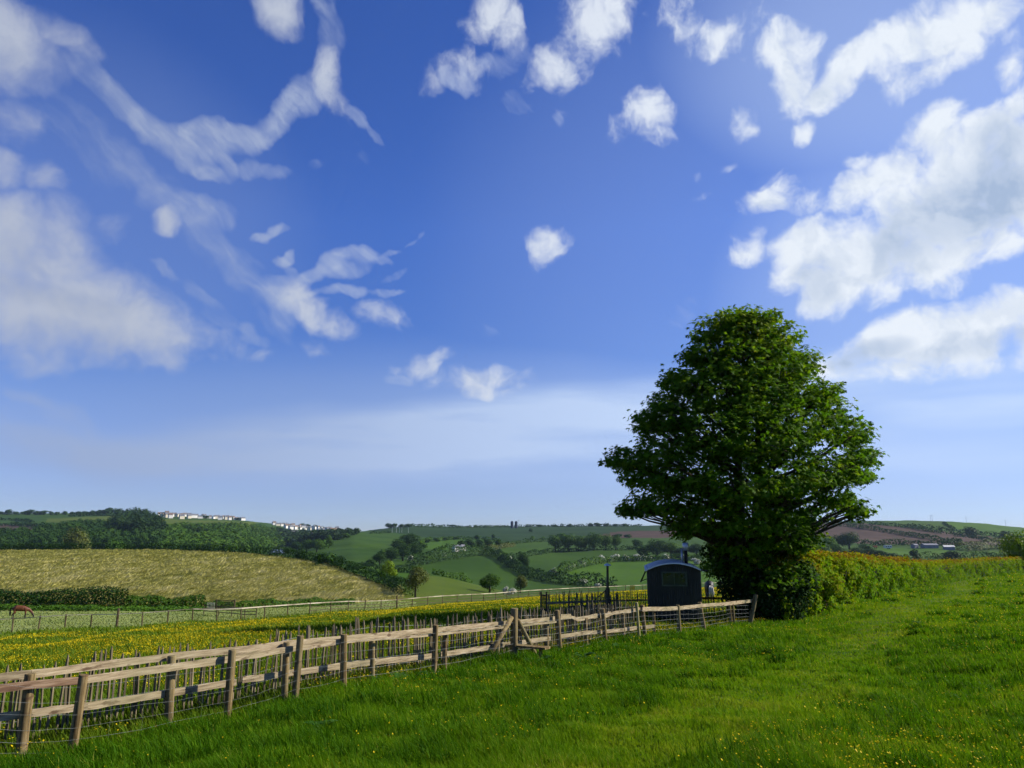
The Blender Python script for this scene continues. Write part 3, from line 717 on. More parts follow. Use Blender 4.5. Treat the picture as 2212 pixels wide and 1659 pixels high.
M_pale = material('chestnut_pale', [(0, (.075, .06, .035)), (.5, (.155, .128, .078)), (1, (.25, .21, .135))], 1.0, 5, coords='World', stretch=(6, 6, 1.5), low=.25, high=.75)
M_wire = material('galvanised_wire', [(0, (.16, .17, .16)), (1, (.28, .29, .28))], 3, 2, rough=0.6, metal=0.2, coords='World')
M_pole_dark = material('old_gate_wood', [(0, (.05, .04, .025)), (1, (.11, .09, .06))], 2, 4, coords='World', stretch=(10, 10, 1))
M_darkwood = material('dark_creosote_wood', [(0, (.025, .018, .012)), (1, (.055, .04, .025))], 2, 4, coords='World', stretch=(10, 10, 1))

def W(mb, name, mt, root, smooth=False):
    """a part given in world coordinates, hung under its thing"""
    L = np.array(root.location)
    mb.V = [v-L for v in mb.V]
    return mb.build(name, mt, root, smooth)
FP = [(-60,9.4),(44,9.85),(153,10.3),(489,12.3),(636,13.4),(741,14.3),(937,16.5),(1110,19),(1208,21),(1307,23.5),(1385,25.3),(1467,28.5),(1521,30.5),(1580,33),(1620,35),(1727,37.5)]
def yf(px): return float(np.interp(px, [p[0] for p in FP], [p[1] for p in FP]))
def yr(px): return yf(px)+0.27
def post(root, top, bot, y, r, name='post', mt=None, label=None, n=12, sink=0.35, rough_top=True):
    a = at(top[0], top[1], y); b = at(bot[0], bot[1], y)
    dirv = (b-a)/np.linalg.norm(b-a)
    e = b+dirv*sink
    pts = [a, a+(e-a)*0.012, a+(e-a)*0.35, a+(e-a)*0.7, e]
    rr = [r*0.93, r, r*1.0, r*1.03, r*1.05]
    m = MB(); m.tube(pts, rr, n)
    o = W(m, name, mt or M_post, root, False)
    me = o.data
    me.polygons.foreach_set('use_smooth', [len(p.vertices) == 4 for p in me.polygons])
    if label: o['label'] = label
    return a, b
def bar(m, p0, p1, y0, y1, hgt, thick, seg=6, jit=0.004):
    m.beam(at(p0[0], p0[1], y0), at(p1[0], p1[1], y1), thick, hgt, jitter=jit, seg=seg)

front = thing('stock_fence', at(937, 1465, 16.8), 'nearer fence of round wooden posts with wire netting and a leaning rail', 'fence')
FPOSTS = [((181,1457),(153,1642),10.3,.058),((502,1403),(489,1572),12.3,.06),((649,1373),(636,1525),13.4,.06),((743,1370),(741,1499),14.3,.062),((941,1350),(937,1465),16.5,.06),
          ((1203,1318),(1210,1413),21,.068),((1302,1315),(1308,1391),23.5,.068),((1387,1307),(1394,1379),25.7,.066),((1464,1307),(1468,1372),28.5,.075),((1511,1301),(1522,1365),30.5,.085),((1574,1298),(1580,1354),33,.066),((1582.5,1304),(1586.5,1354),33.2,.05),((1633,1284),(1619,1355),35,.10)]
for t, b, y, r in FPOSTS:
    post(front, t, b, y, r)
post(front, (1375,1301), (1381,1383), 25.2, .05, mt=M_post_pale, label='squared pale timber post, newer than the rest')
post(front, (1111,1314), (1110,1428), 19.0, .088, name='straining_post', label='thick straining post with two leaning braces')
post(front, (1724,1280), (1727,1345), 37.5, .07)
for t, b, yt, yb in (((1106,1333),(1041,1443),18.9,18.2),((1119,1340),(1160,1421),19.1,20.0)):
    m = MB(); a = at(*t, yt); e = at(*b, yb); m.tube([a, (a+e)/2, e+(e-a)*.08], [.055, .06, .062], 9)
    W(m, 'brace', M_post, front, True)
# nearer top rail, then the single rail beyond the straining post
R2 = [(-80,1495),(181,1469),(502,1422.5),(649,1398),(743,1385)]
for i in range(len(R2)-1):
    m = MB(); (xa, ya), (xb, yb) = R2[i], R2[i+1]
    bar(m, (xa, ya), (xb, yb), yf(xa)+.075, yf(xb)+.075, 0.098, 0.034)
    W(m, 'rail', M_rail_red if i == 0 else M_rail, front)
R2b = [(743,1387),(941,1370.5),(1110,1353),(1206,1343)]
for (xa, ya), (xb, yb) in zip(R2b, R2b[1:]):
    m = MB(); bar(m, (xa, ya), (xb, yb), yf(xa)+.085, yf(xb)+.085, 0.05, 0.03); W(m, 'rail', M_rail, front)
R2c = [(1387,1316),(1464,1314),(1513,1308.5),(1577,1303.5),(1630,1297)]
for (xa, ya), (xb, yb) in zip(R2c, R2c[1:]):
    m = MB(); bar(m, (xa, ya), (xb, yb), yf(xa)+.09, yf(xb)+.09, 0.135, 0.04, jit=.005); W(m, 'rail', M_rail, front)
# netting: six strands and stays
m = MB()
spans = [-60, 153, 489, 636, 741, 937, 1040, 1110, 1209, 1307, 1392, 1467, 1520, 1580, 1620]
gl = {p: at(p, float(np.interp(p, [a[0] for a in L_F if a[0] != 'w'], [a[1] for a in L_F if a[0] != 'w'])) if p > 100 else 1648, yf(p)-.07) for p in spans}
hs_ = [0.10, 0.24, 0.38, 0.54, 0.70, 0.88]
for pa, pb in zip(spans, spans[1:]):
    A, B = gl[pa], gl[pb]
    for hh_ in hs_:
        pts = [A+(B-A)*t+np.array([0, 0, hh_-0.035*math.sin(math.pi*t)*RNG.random()]) for t in np.linspace(0, 1, 6)]
        m.tube(pts, 0.0013*max(1, pb/600), 4, cap=False)
    n = max(2, int(np.linalg.norm(B-A)/0.42))
    for i in range(1, n):
        p = A+(B-A)*i/n; m.tube([p+np.array([0, 0, .05]), p+np.array([0, 0, .88])], 0.0009*max(1, pb/600), 3, cap=False)
W(m, 'wire_netting', M_wire, front, True)

rear = thing('post_and_rail_fence', at(804, 1474, 15.4), 'two railed wooden fence with pale sawn rails close behind the netted fence', 'fence')
RPOSTS = [((66,1455),(44,1640),9.75,.066),((371,1416),(364,1558),11.05,.062),((619,1387),(614,1514),12.9,.056),((804,1382),(804,1476),15.4,.055),((961,1364),(960,1455),17.5,.055),((1077,1351),(1073,1426),18.9,.06),((1180,1341),(1181,1410),20.8,.065),((1264,1335),(1267,1393),23.0,.055),((1346,1327),(1347,1387),24.9,.055),((1412,1320),(1413,1372),27.0,.05)]
for t, b, y, r in RPOSTS: post(rear, t, b, yr(b[0]), r)
R1 = [(-90,1474),(66,1456.5),(371,1418),(531,1402.5),(619,1391),(804,1373.5),(961,1359),(1077,1347.5),(1180,1338),(1215,1334)]
for (xa, ya), (xb, yb) in zip(R1, R1[1:]):
    m = MB(); bar(m, (xa, ya), (xb, yb), yr(xa)+.085, yr(xb)+.085, 0.105, 0.036); W(m, 'rail', M_rail, rear)
# the bitten rail between the middle posts
for pts_ in ([(1210,1333),(1232,1332),(1246,1338),(1282,1331.5),(1302,1329)], [(1304,1331),(1319,1325),(1345,1321),(1374,1317.5),(1392,1315.5)]):
    m = MB()
    for i, ((xa, ya), (xb, yb)) in enumerate(zip(pts_, pts_[1:])):
        hgt = (.13, .085, .11, .13)[i]
        bar(m, (xa, ya+(hgt-.13)*-14), (xb, yb), yr(xa)+.085, yr(xb)+.085, hgt, 0.04, seg=4, jit=.008)
    o = W(m, 'rail', M_rail, rear); o['label'] = 'rail with its top edge gnawed by horses'
R3 = [(-90,1562),(48,1543),(181,1527),(367,1497),(502,1474.5),(531,1468),(617,1455),(739,1439),(804,1430),(931,1417.5),(960,1412.5),(1056,1399),(1075,1395.5),(1119,1389),(1181,1379.5),(1210,1375),(1266,1367),(1339,1362),(1347,1360),(1405,1353)]
for i in range(0, len(R3)-1):
    (xa, ya), (xb, yb) = R3[i], R3[i+1]
    if xb-xa < 40: 
        continue
    m = MB(); bar(m, (xa-8, ya+1), (xb+8, yb-1), yr(xa)+.08, yr(xb)+.08, 0.098 if xb < 700 else .105, 0.032); W(m, 'rail', M_rail, rear)

stile = thing('stile', at(1120, 1428, 18.8), 'low wooden stile step through the fence by the braced straining post', 'stile')
m = MB(); m.beam(at(1059,1390,19.5), at(1183,1400,18.6), .24, .05, seg=3, jitter=.003); W(m, 'step_board', M_post, stile)
for p in ((1168,1403,1432,18.75), (1071,1394,1424,19.4)):
    m = MB(); m.beam(at(p[0], p[2]+8, p[3]), at(p[0], p[1], p[3]), .09, .09, up=(0, 1, 0)); W(m, 'step_leg', M_post, stile)

# ------------------------------------------------------------------ chestnut paling
def paling(name, path, label, height, spacing, mt, rails=(), dark=False, wires=(0.3, 0.85)):
    """cleft pales on wires along a ground path [(x,y)]; the largest hundred stand as parts of their own"""
    P = np.array(path, float)
    seg = np.linalg.norm(np.diff(P, axis=0), axis=1); L = np.concatenate([[0], np.cumsum(seg)])
    n = int(L[-1]/spacing)
    pales = []
    for i in range(n):
        s = (i+0.5)*spacing+RNG.normal(0, spacing*.16)
        x = np.interp(s, L, P[:, 0]); y = np.interp(s, L, P[:, 1])
        pales.append((x, y, ground(x, y)))
    root = thing(name, pales[0], label, 'fence')
    pales.sort(key=lambda p: math.hypot(p[0], p[1]))
    rest = MB()
    for i, (x, y, z) in enumerate(pales):
        hgt = height*(0.88+0.2*RNG.random()); w = 0.028+0.020*RNG.random(); t = .018+.012*RNG.random()
        lean = RNG.normal(0, .035, 2)
        m = MB() if i < 100 else rest
        a = np.array([x, y, z-.12]); c = np.array([x+lean[0]*hgt, y+lean[1]*hgt, z+hgt*.94]); b = c+np.array([lean[0]*.06, lean[1]*.06, hgt*.06])
        yaw = RNG.normal(0.9, .5); up = (math.cos(yaw), math.sin(yaw), 0.01)
        mid = (a+c)/2+np.array([RNG.normal(0, .010), RNG.normal(0, .01), 0])
        m.beam(a, mid, w, t, up=up); m.beam(mid, c, w, t, up=up, taper=.95); m.beam(c, b, w*.95, t*.95, up=up, taper=.35)
        if i < 100: W(m, 'pale', mt, root)
    if rest.n:
        o = W(rest, 'pales', mt, root); o['kind'] = 'stuff'
    m = MB()
    for hgt in wires:
        pts = [np.array([x, y, ground(x, y)+hgt*height]) for x, y in zip(np.interp(np.linspace(0, L[-1], 40), L, P[:, 0]), np.interp(np.linspace(0, L[-1], 40), L, P[:, 1]))]
        m.tube(pts, .004, 4, cap=False)
    W(m, 'wire', M_wire, root, True)
    return root
def fence_path(pxs, off): return [tuple(at(p, 1400, yf(p)+off)[:2]) for p in pxs]
paling('paling_fence', fence_path([-150, 0, 153, 489, 636, 741, 937, 1110, 1208, 1307, 1375], 1.25), 'long paling fence of thin cleft stakes behind the post and rail fence', 1.12, 0.088, M_pale)
def gp(px, y): return tuple(on(px, y)[:2])
back = paling('paling_fence', [gp(1178, 37), gp(1240, 38), gp(1330, 39.5), gp(1400, 41)], 'paling fence behind the tall pole, enclosing the hut garden', 1.05, 0.13, M_pale)
m = MB(); m.beam(at(1182,1303,36.9), at(1308,1298,38.9), .05, .10); W(m, 'rail', M_rail, back)
m = MB(); m.beam(at(1308,1298,38.9), at(1400,1296,40.8), .05, .08); W(m, 'rail', M_pale, back)
mid_ = paling('paling_fence', [gp(1228, 33.0), gp(1285, 34), gp(1340, 34.6)], 'short dark paling fence beside the tall pole', 1.0, 0.15, M_pole_dark)
m = MB(); m.beam(at(1228,1311,33.0), at(1340,1307,34.6), .05, .09); W(m, 'rail', M_pole_dark, mid_)
side = paling('paling_fence', [gp(1520, 39), gp(1550, 39.5), gp(1590, 40.5)], 'dark paling fence between the hut and the big tree', 1.0, 0.16, M_darkwood)
m = MB(); m.beam(at(1517,1292,38.9), at(1592,1292,40.5), .05, .09); W(m, 'rail', M_darkwood, side)
gate = thing('garden_gate', on(1176, 36.5), 'narrow dark gate at the left corner of the hut garden', 'gate')
for px in (1169, 1181):
    b = on(px, 36.5); m = MB(); m.beam(b-np.array([0, 0, .1]), b+np.array([0, 0, 1.12]), .08, .08, up=(0, 1, 0)); W(m, 'gate_post', M_pole_dark, gate)
a, b = on(1171, 36.55), on(1180, 36.55); m = MB()
for k in range(4): m.beam(a+(b-a)*(k+.5)/4+np.array([0, 0, .1]), a+(b-a)*(k+.5)/4+np.array([0, 0, .98]), .035, .02, up=(0, 1, 0))
for z in (.3, .95): m.beam(a+np.array([0, 0, z]), b+np.array([0, 0, z]), .03, .07)
W(m, 'gate_panel', M_pole_dark, gate)

# ------------------------------------------------------------------ tall pole
M_pole = material('pole_wood', [(0, (.05, .045, .025)), (1, (.12, .105, .06))], 1.0, 5, coords='World', stretch=(20, 20, 1.5))
M_capz = material('zinc_cap', [(0, (.35, .42, .46)), (1, (.5, .57, .6))], 4, 3, rough=0.4, metal=0.5)
pb = on(1314, 35.5); ptop = at(1314, 1221, 35.5)[2]-pb[2]
pole = thing('pole', pb, 'tall thin wooden pole with a pale metal cap left of the hut', 'pole')
m = MB(); m.tube([(0, 0, -.2), (0, 0, ptop*.55)], [.115, .10], 8); m.tube([(0, 0, ptop*.5), (0.02, 0, ptop)], [.062, .05], 8); m.build('shaft', M_pole, pole)
m = MB(); m.tube([(0.02, 0, ptop-.02), (0.02, 0, ptop+.03), (.02, 0, ptop+.09)], [.17, .16, .02], 10); m.build('cap', M_capz, pole)
m = MB(); m.beam((-.75, .1, ptop*.25), (-.05, 0, ptop*.52), .05, .05); m.build('strut', M_pole, pole)

# ------------------------------------------------------------------ shepherd's hut
M_tin = material('dark_corrugated_tin', [(0, (.017, .017, .011)), (1, (.030, .030, .019))], 2.0, 5, rough=0.6, spec=0.25, stretch=(1, 1, .3))
M_roof = material('pale_tin_roof', [(0, (.40, .43, .45)), (1, (.54, .57, .58))], 1.2, 5, rough=0.42, metal=0.25, spec=0.5)
M_frame = material('grey_green_frame', [(0, (.05, .065, .045)), (1, (.075, .09, .06))], 4, 3)
M_glass = material('window_glass', [(0, (.012, .016, .016)), (1, (.02, .026, .025))], 2, 2, rough=0.08, spec=0.6)
M_flue = material('flue_steel', [(0, (.22, .23, .24)), (1, (.42, .43, .44))], 3, 3, rough=0.35, metal=0.7)
M_iron = material('black_iron', [(0, (.012, .012, .012)), (1, (.03, .026, .022))], 4, 4, rough=0.6)
HY = 32.6
c0 = at(1460, 1335, HY); gz = ground(c0[0], c0[1])
hut = thing('shepherds_hut', (c0[0], c0[1], gz), 'dark corrugated shepherd hut with a pale curved tin roof', 'hut', rz=-math.atan2(c0[0], HY)*0.8)
wb = c0[2]-gz; ev = at(1460, 1230, HY)[2]-gz; crown = at(1460, 1217, HY)[2]-gz
HW, HLEN = 1.10, 4.1                                    # half width, length away from the camera
def arch(x, e=ev, c=crown, w=HW): 
    return e+(c-e)*(1-(x/w)**2)
m = MB()
nx = 26*6; xs = np.linspace(-HW, HW, nx+1); V = []; Fc = []
for i, x in enumerate(xs):
    yy = -.012+.012*math.cos(i*2*math.pi/6); V += [(x, yy, wb), (x, yy, arch(x)-.03)]
for i in range(nx): Fc.append((2*i, 2*i+2, 2*i+3, 2*i+1))
m.add(V, Fc)
for sx in (-1, 1):
    ny = 48*6; V = []; Fc = []
    for i in range(ny+1):
        y = HLEN*i/ny; xx = sx*(HW+.010-.012*math.cos(i*2*math.pi/6)); V += [(xx, y, wb), (xx, y, ev+.02)]
    for i in range(ny): Fc.append((2*i, 2*i+1, 2*i+3, 2*i+2) if sx > 0 else (2*i, 2*i+2, 2*i+3, 2*i+1))
    m.add(V, Fc)
V = [(-HW, HLEN, wb), (HW, HLEN, wb)]+[(x, HLEN, arch(x)-.03) for x in np.linspace(HW, -HW, 17)]
m.add(V, [tuple(range(len(V)))])
m.box((0, HLEN/2, wb+.02), (2*HW-.02, HLEN-.02, .04))
m.build('wall', M_tin, hut, False)
m = MB(); V = []; Fc = []; RW = HW+.13; na, nl = 24, 60*3
for j in range(nl+1):
    y = -.14+(HLEN+.28)*j/nl; rip = .004*math.cos(j*2*math.pi/3)
    for k in range(na+1):
        x = RW*(-1+2*k/na); z = arch(x, ev+.02, crown+.03, HW)+rip
        V.append((x, y, z))
for j in range(nl):
    for k in range(na): a = j*(na+1)+k; Fc.append((a, a+1, a+na+2, a+na+1))
m.add(V, Fc)
for j in range(2):                                      # rolled edge board at each end
    y = -.14 if j == 0 else HLEN+.14
    xs = np.linspace(-RW, RW, 17)
    for a, b in zip(xs, xs[1:]):
        m.beam((a, y, arch(a, ev, crown+.01, HW)), (b, y, arch(b, ev, crown+.01, HW)), .03, .055)
m.build('roof', M_roof, hut, False)
wc = at(1459, 1250.5, HY); wz = wc[2]-gz
win = MB()
for sz in (-1, 1): win.box((0, -.045, wz+sz*.275), (1.06, .06, .06))
for sx in (-1, 0, 1): win.box((sx*.50, -.045, wz), (.06 if sx else .035, .056, .49))
wf = win.build('window', M_frame, hut)
m = MB(); m.box((0, -.034, wz), (.94, .012, .48)); m.build('pane', M_glass, wf)
m = MB()
for k, (bx, bh) in enumerate(((.12, .16), (.20, .10), (-.36, .2))): m.tube([(bx, -.0, wz-.22), (bx, -.0, wz-.22+bh)], [.035, .03], 7)
m = MB(); fz = at(1487, 1172, HY+.9)[2]-gz; fx = .58
m.tube([(fx, .9, arch(fx)-.05), (fx, .9, fz-.3)], [.075, .075], 12); m.build('flue', M_iron, hut, True)
m = MB(); m.tube([(fx, .9, fz-.34), (fx, .9, fz-.30), (fx, .9, fz-.04), (fx, .9, fz)], [.10, .135, .135, .10], 12); m.build('flue_cowl', M_flue, hut, True)
m = MB(); m.tube([(fx-.16, .95, arch(fx)-.1), (fx-.16, .95, fz-.25)], [.05, .05], 8); m.build('flue_stay', M_flue, hut, True)
m = MB(); m.beam((-HW-.06, .10, ev-.02), (-HW-.32, .10, ev-.55), .045, .06); m.beam((-HW-.02, .1, ev-.4), (-HW-.3, .1, ev-.5), .03, .03); m.build('bracket', M_iron, hut)
m = MB(); m.tube([(HW+.02, -.15, ev+.0), (HW+.28, -.18, ev-.05)], .035, 7); m.build('gutter_spout', M_iron, hut)
m = MB(); m.box((-.45, HLEN/2, wb-.08), (.10, HLEN-.1, .14)); m.box((.45, HLEN/2, wb-.08), (.10, HLEN-.1, .14))
for y in (.55, HLEN-.55): m.box((0, y, .30), (1.9, .12, .14)); m.box((0, y, (wb+.3)/2), (.7, .12, wb-.32))
m.build('chassis', M_iron, hut)
for sx in (-1, 1):
    for y in (.55, HLEN-.55):
        m = MB(); ang = np.linspace(0, 2*math.pi, 25)
        R0 = .30; pts = [(sx*.92, y+R0*math.cos(a), R0+R0*math.sin(a)-.02) for a in ang]
        m.tube(pts, .035, 6, cap=False)
        for k in range(8): a = k*math.pi/4; m.beam((sx*.92, y, R0-.02), (sx*.92, y+R0*math.cos(a), R0-.02+R0*math.sin(a)), .03, .03, up=(1, 0, 0))
        m.tube([(sx*.86, y, R0-.02), (sx*.98, y, R0-.02)], .06, 8); m.build('wheel', M_iron, hut)

# ------------------------------------------------------------------ horses
def skin_body(name, joints, edges, mt, parent, root=0, sub=2):
    me = bpy.data.meshes.new(name); me.from_pydata([j[:3] for j in joints], edges, []); me.update()
    o = bpy.data.objects.new(name, me); COL.objects.link(o)
    sk = o.modifiers.new('skin', 'SKIN'); sk.use_smooth_shade = True
    for v, j in zip(me.skin_vertices[0].data, joints): v.radius = (j[3], j[4] if len(j) > 4 else j[3]); v.use_root = False
    me.skin_vertices[0].data[root].use_root = True
    ss = o.modifiers.new('sub', 'SUBSURF'); ss.levels = ss.render_levels = sub
    dg = bpy.context.evaluated_depsgraph_get()
    new = bpy.data.meshes.new_from_object(o.evaluated_get(dg)); new.name = name
    bpy.data.objects.remove(o)
    new.materials.clear()
    new.polygons.foreach_set('use_smooth', np.ones(len(new.polygons), bool))
    return link(name, new, mt, parent)
def coat(name, body, legs, patches=None):
    m = material(name, [(0, [c*.75 for c in body]), (1, body)], 3, 4, rough=0.55, spec=0.3)
    T = NT(m.node_tree); p = [n for n in T.n if n.type == 'BSDF_PRINCIPLED'][0]
    src = p.inputs['Base Color'].links[0].from_socket
    tc = T.n.new('ShaderNodeTexCoord'); sp = T.n.new('ShaderNodeSeparateXYZ'); T.l.new(tc.outputs['Object'], sp.inputs[0])
    c = T.mix(T.maprange(sp.outputs[2], .72, .45, 0, 1, True), src, legs)
    if patches: c = T.mix(T.maprange(T.noise(tc.outputs['Object'], 1.6, 2), .56, .6, 0, 1), c, patches)
    T.l.new(c, p.inputs['Base Color']); return m
def horse(name, loc, rz, scale, label, body_m, hair_m, tail_m, step=0.0, grazing=True, sock=None):
    t = thing(name, loc, label, 'horse', rz=rz); t.scale = (scale,)*3
    J = [(-.18, 0, 1.18, .32, .38), (-.62, 0, 1.26, .30, .32), (-.84, 0, 1.16, .19, .22), (.30, 0, 1.18, .31, .36), (.60, 0, 1.23, .23, .29), (.78, 0, 1.06, .16, .22)]
    E = [(0, 1), (1, 2), (0, 3), (3, 4), (4, 5)]
    neck = [(1.00, 0, .86, .10, .15), (1.18, 0, .64, .085, .12), (1.27, 0, .50, .085, .105), (1.34, 0, .32, .072, .085), (1.40, 0, .14, .055, .06), (1.42, 0, .06, .045, .045)]
    last = 5
    for n_ in neck: J.append(n_); E.append((last, len(J)-1)); last = len(J)-1
    poll = 8
    for s in (-1, 1):
        J.append((1.19, s*.06, .62, .028)); E.append((poll, len(J)-1)); J.append((1.15, s*.08, .72, .012)); E.append((len(J)-2, len(J)-1))
        f = step*s
        hind = [(-.66, s*.15, .98, .17), (-.56+f*.2, s*.17, .78, .12), (-.80+f*.5, s*.17, .52, .065), (-.74+f, s*.17, .28, .045), (-.72+f, s*.17, .13, .05), (-.68+f, s*.17, .035, .06)]
        last = 1
        for n_ in hind: J.append(n_); E.append((last, len(J)-1)); last = len(J)-1
        fore = [(.50, s*.14, .90, .13), (.50-f*.3, s*.15, .68, .085), (.50-f*.6, s*.15, .47, .058), (.49-f, s*.15, .26, .042), (.49-f, s*.15, .12, .047), (.53-f, s*.15, .035, .058)]
        last = 4
        for n_ in fore: J.append(n_); E.append((last, len(J)-1)); last = len(J)-1
    skin_body('body', J, E, body_m, t)
    m = MB()
    for k in range(9):
        a = RNG.normal(0, .035, 2)
        m.tube([(-.92, a[0], 1.24), (-1.06, a[0]*2, 1.10), (-1.09+a[1], a[0]*2.4, .75), (-1.06+a[1], a[0]*2.6, .38)], [.035, .05, .05, .012], 6)
    m.build('tail', tail_m, t, True)
    m = MB()
    for k in range(10):
        u = k/9; p = np.array([.66+.55*u, 0, 1.46-.80*u]); m.tube([p, p+np.array([.04, .07, -.02]), p+np.array([.02, .10, -.20])], [.03, .035, .01], 5)
    m.build('mane', hair_m, t, True)
    if sock:
        m = MB(); m.tube([(-.72, -.17, .03), (-.72, -.17, .14), (-.75, -.17, .36)], [.066, .056, .055], 9); m.build('sock', sock, t, True)
    return t
M_bay = coat('bay_coat', (.125, .040, .014), (.022, .014, .012))
M_blackhair = material('black_hair', [(0, (.012, .01, .009)), (1, (.03, .025, .02))], 6, 3, rough=0.6)
M_black = coat('black_coat', (.022, .020, .020), (.018, .016, .016))
M_white = material('white_hair', [(0, (.45, .42, .34)), (1, (.66, .62, .52))], 5, 3, rough=0.7)
hp = hit(43, 1336.5)
horse('horse', hp, 0.45, .88, 'chestnut brown horse grazing in the paddock with its head down', M_bay, M_blackhair, M_blackhair, step=.07)
hp = hit(1533, 1291) if hit(1533, 1291) is not None else on(1533, 60)
hp = on(1533, 56)
horse('horse', hp, math.radians(82), 1.0, 'dark horse seen from behind with a pale tail, beside the hut', M_black, M_white, M_white, step=.05, sock=M_white)

# ------------------------------------------------------------------ docks: broad leaved weeds at the fence foot
M_dock = material('dock_leaf', [(0, (.02, .075, .012)), (1, (.06, .13, .025))], 3, 3, rough=0.7, transl=0.25, spec=0.05)
def dock(loc, s, label):
    t = thing('dock_plant', loc, label, 'weed', 'broad leaved docks along the fence foot')
    m = MB()
    for k in range(7):
        a = RNG.random()*6.28; up = .35+.5*RNG.random(); L = s*(.7+.5*RNG.random()); n = 6; V = []; Fc = []
        for i in range(n+1):
            u = i/n; wd = .22*L*math.sin(math.pi*min(1, .12+u*.86))+.004
            r_ = L*u*math.cos(up); z = L*u*math.sin(up)*(1.25-.75*u)
            for sd in (-1, 0, 1):
                V.append((r_*math.cos(a)-sd*wd*math.sin(a), r_*math.sin(a)+sd*wd*math.cos(a), z+abs(sd)*wd*.35+.02))
        for i in range(n):
            for q in (0, 1): b = 3*i+q; Fc.append((b, b+1, b+4, b+3))
        m.add(V, Fc)
    m.build('leaf', M_dock, t, True)
for px, py, s, lb in ((1168,1438,.36,'dock plant just in front of the stile step'),(1262,1425,.34,'dock plant with an upright leaf right of the stile'),(1290,1432,.26,'small dock plant in the grass below the bitten rail'),(862,1478,.40,'dock plant beside the post left of the stile'),(806,1482,.30,'low dock plant under the rails, among tall grass'),(905,1470,.30,'dock plant close to the foot of a round post'),(690,1580,.30,'lone dock plant out in the grass below the fence'),(1335,1404,.3,'dock plant at the fence foot near the tall pole'),(1990,1352,.35,'dock plant near the hedge on the right')):
    h_ = hit(px, py)
    if h_ is not None: dock(h_, s, lb)

# ------------------------------------------------------------------ foliage
def leaf_cloud(C, size, N, tint, shape='kite', fold=0.25):
    """leaf-sized faces at points C, with normals N; returns V, polys, tint per vertex"""
    n = len(C)
    N = N/np.linalg.norm(N, axis=1)[:, None]
    r = RNG.normal(size=(n, 3)); a = np.cross(N, r); a /= np.linalg.norm(a, axis=1)[:, None]+1e-9
    b = np.cross(N, a)
    s = np.broadcast_to(size, (n,))[:, None]
    if shape == 'kite':
        V = np.stack([C-a*s*.55, C+b*s*.42-N*s*fold*.3, C+a*s*.62, C-b*s*.42-N*s*fold*.3], 1)
        polys = [(np.arange(n)*4)[:, None]+np.array([[0, 1, 2, 3]])]
        k = 4
    else:                                               # five lobed leaf
        ang = np.array([180, 128, 108, 78, 55, 30, 0, -30, -55, -78, -108, -128])*math.pi/180
        rad = np.array([.30, .55, .62, .34, .86, .42, 1.0, .42, .86, .34, .62, .55])
        dr = -fold*(rad**2)
        P = (C[:, None]+a[:, None]*(rad*np.cos(ang))[None, :, None]*s[:, None]*.62+b[:, None]*(rad*np.sin(ang))[None, :, None]*s[:, None]*.62+N[:, None]*dr[None, :, None]*s[:, None])
        V = np.concatenate([C[:, None]+N[:, None]*0.0, P], 1); k = 13
        base = (np.arange(n)*13)[:, None]
        polys = [np.concatenate([base+np.array([[0, 1+i, 1+(i+1) % 12, 1+(i+2) % 12]]) for i in range(0, 12, 2)])]
    return V.reshape(-1, 3), polys, np.repeat(tint, k)
LEAF = [(0, (.012, .045, .003)), (.3, (.032, .095, .005)), (.6, (.075, .165, .008)), (.85, (.17, .25, .012)), (1, (.28, .27, .03))]
M_syc = material('sycamore_leaf', LEAF, .7, 3, rough=0.6, coords='World', transl=0.52, tint=0.8, spec=0.05)
M_bark = material('grey_bark', [(0, (.03, .026, .02)), (1, (.085, .07, .05))], 2, 5, coords='World', stretch=(6, 6, 1), bump=.1)

# the big sycamore: lobes traced in the photograph, given depth round the stem
TY = 38.0
tb = on(1612, TY)
sy = thing('sycamore_tree', tb, 'big tall leafy tree standing alone beside the hut', 'tree')
LOBES = [(1665,765,38),(1600,750,42),(1560,800,42),(1645,830,50),(1600,905,50),(1562,692,32),(1532,722,36),(1692,726,40),(1508,768,36),(1738,792,36),(1458,828,36),(1778,852,36),(1628,690,36),(1655,683,22),(1600,692,28),(1620,712,52),(1572,722,42),(1668,742,46),(1540,772,52),(1612,790,66),(1692,800,56),(1492,830,52),(1560,860,70),(1650,870,74),(1730,850,52),(1440,872,36),(1450,912,58),(1540,950,80),(1640,960,84),(1740,930,70),(1800,900,42),(1838,938,44),(1866,985,36),(1400,918,36),(1420,985,52),(1352,998,36),(1316,992,20),(1382,1032,44),(1480,1032,74),(1580,1050,84),(1690,1040,80),(1780,1020,64),(1846,1022,42),(1440,1090,58),(1378,1098,32),(1352,1104,18),(1530,1120,64),(1620,1120,64),(1710,1110,60),(1790,1082,40),(1838,1102,22),(1862,1110,14),(1480,1140,40),(1590,1180,54),(1680,1170,58),(1738,1165,38),(1560,1225,40),(1640,1230,56),(1700,1235,46),(1740,1230,24)]
AXX = 1615
halfw = lambda r: float(np.interp(r, [650, 700, 780, 850, 920, 990, 1050, 1110, 1180, 1260], [25, 75, 140, 200, 250, 295, 275, 240, 130, 80]))
mpp = TY/F/CP
L3 = []
for (cx, cyy, r) in LOBES:
    dx = cx-AXX; e = math.sqrt(max(0, halfw(cyy)**2-dx*dx))
    offs = [0.0] if e < r*0.8 else ([-.66*e, 0.05*e, .66*e] if e > r*2.2 else [-.5*e, .5*e])
    for o_ in offs:
        p = at(cx+RNG.normal(0, 6), cyy+RNG.normal(0, 6), TY+o_*mpp)
        L3.append((p, r*mpp))
twC, twN = [], []
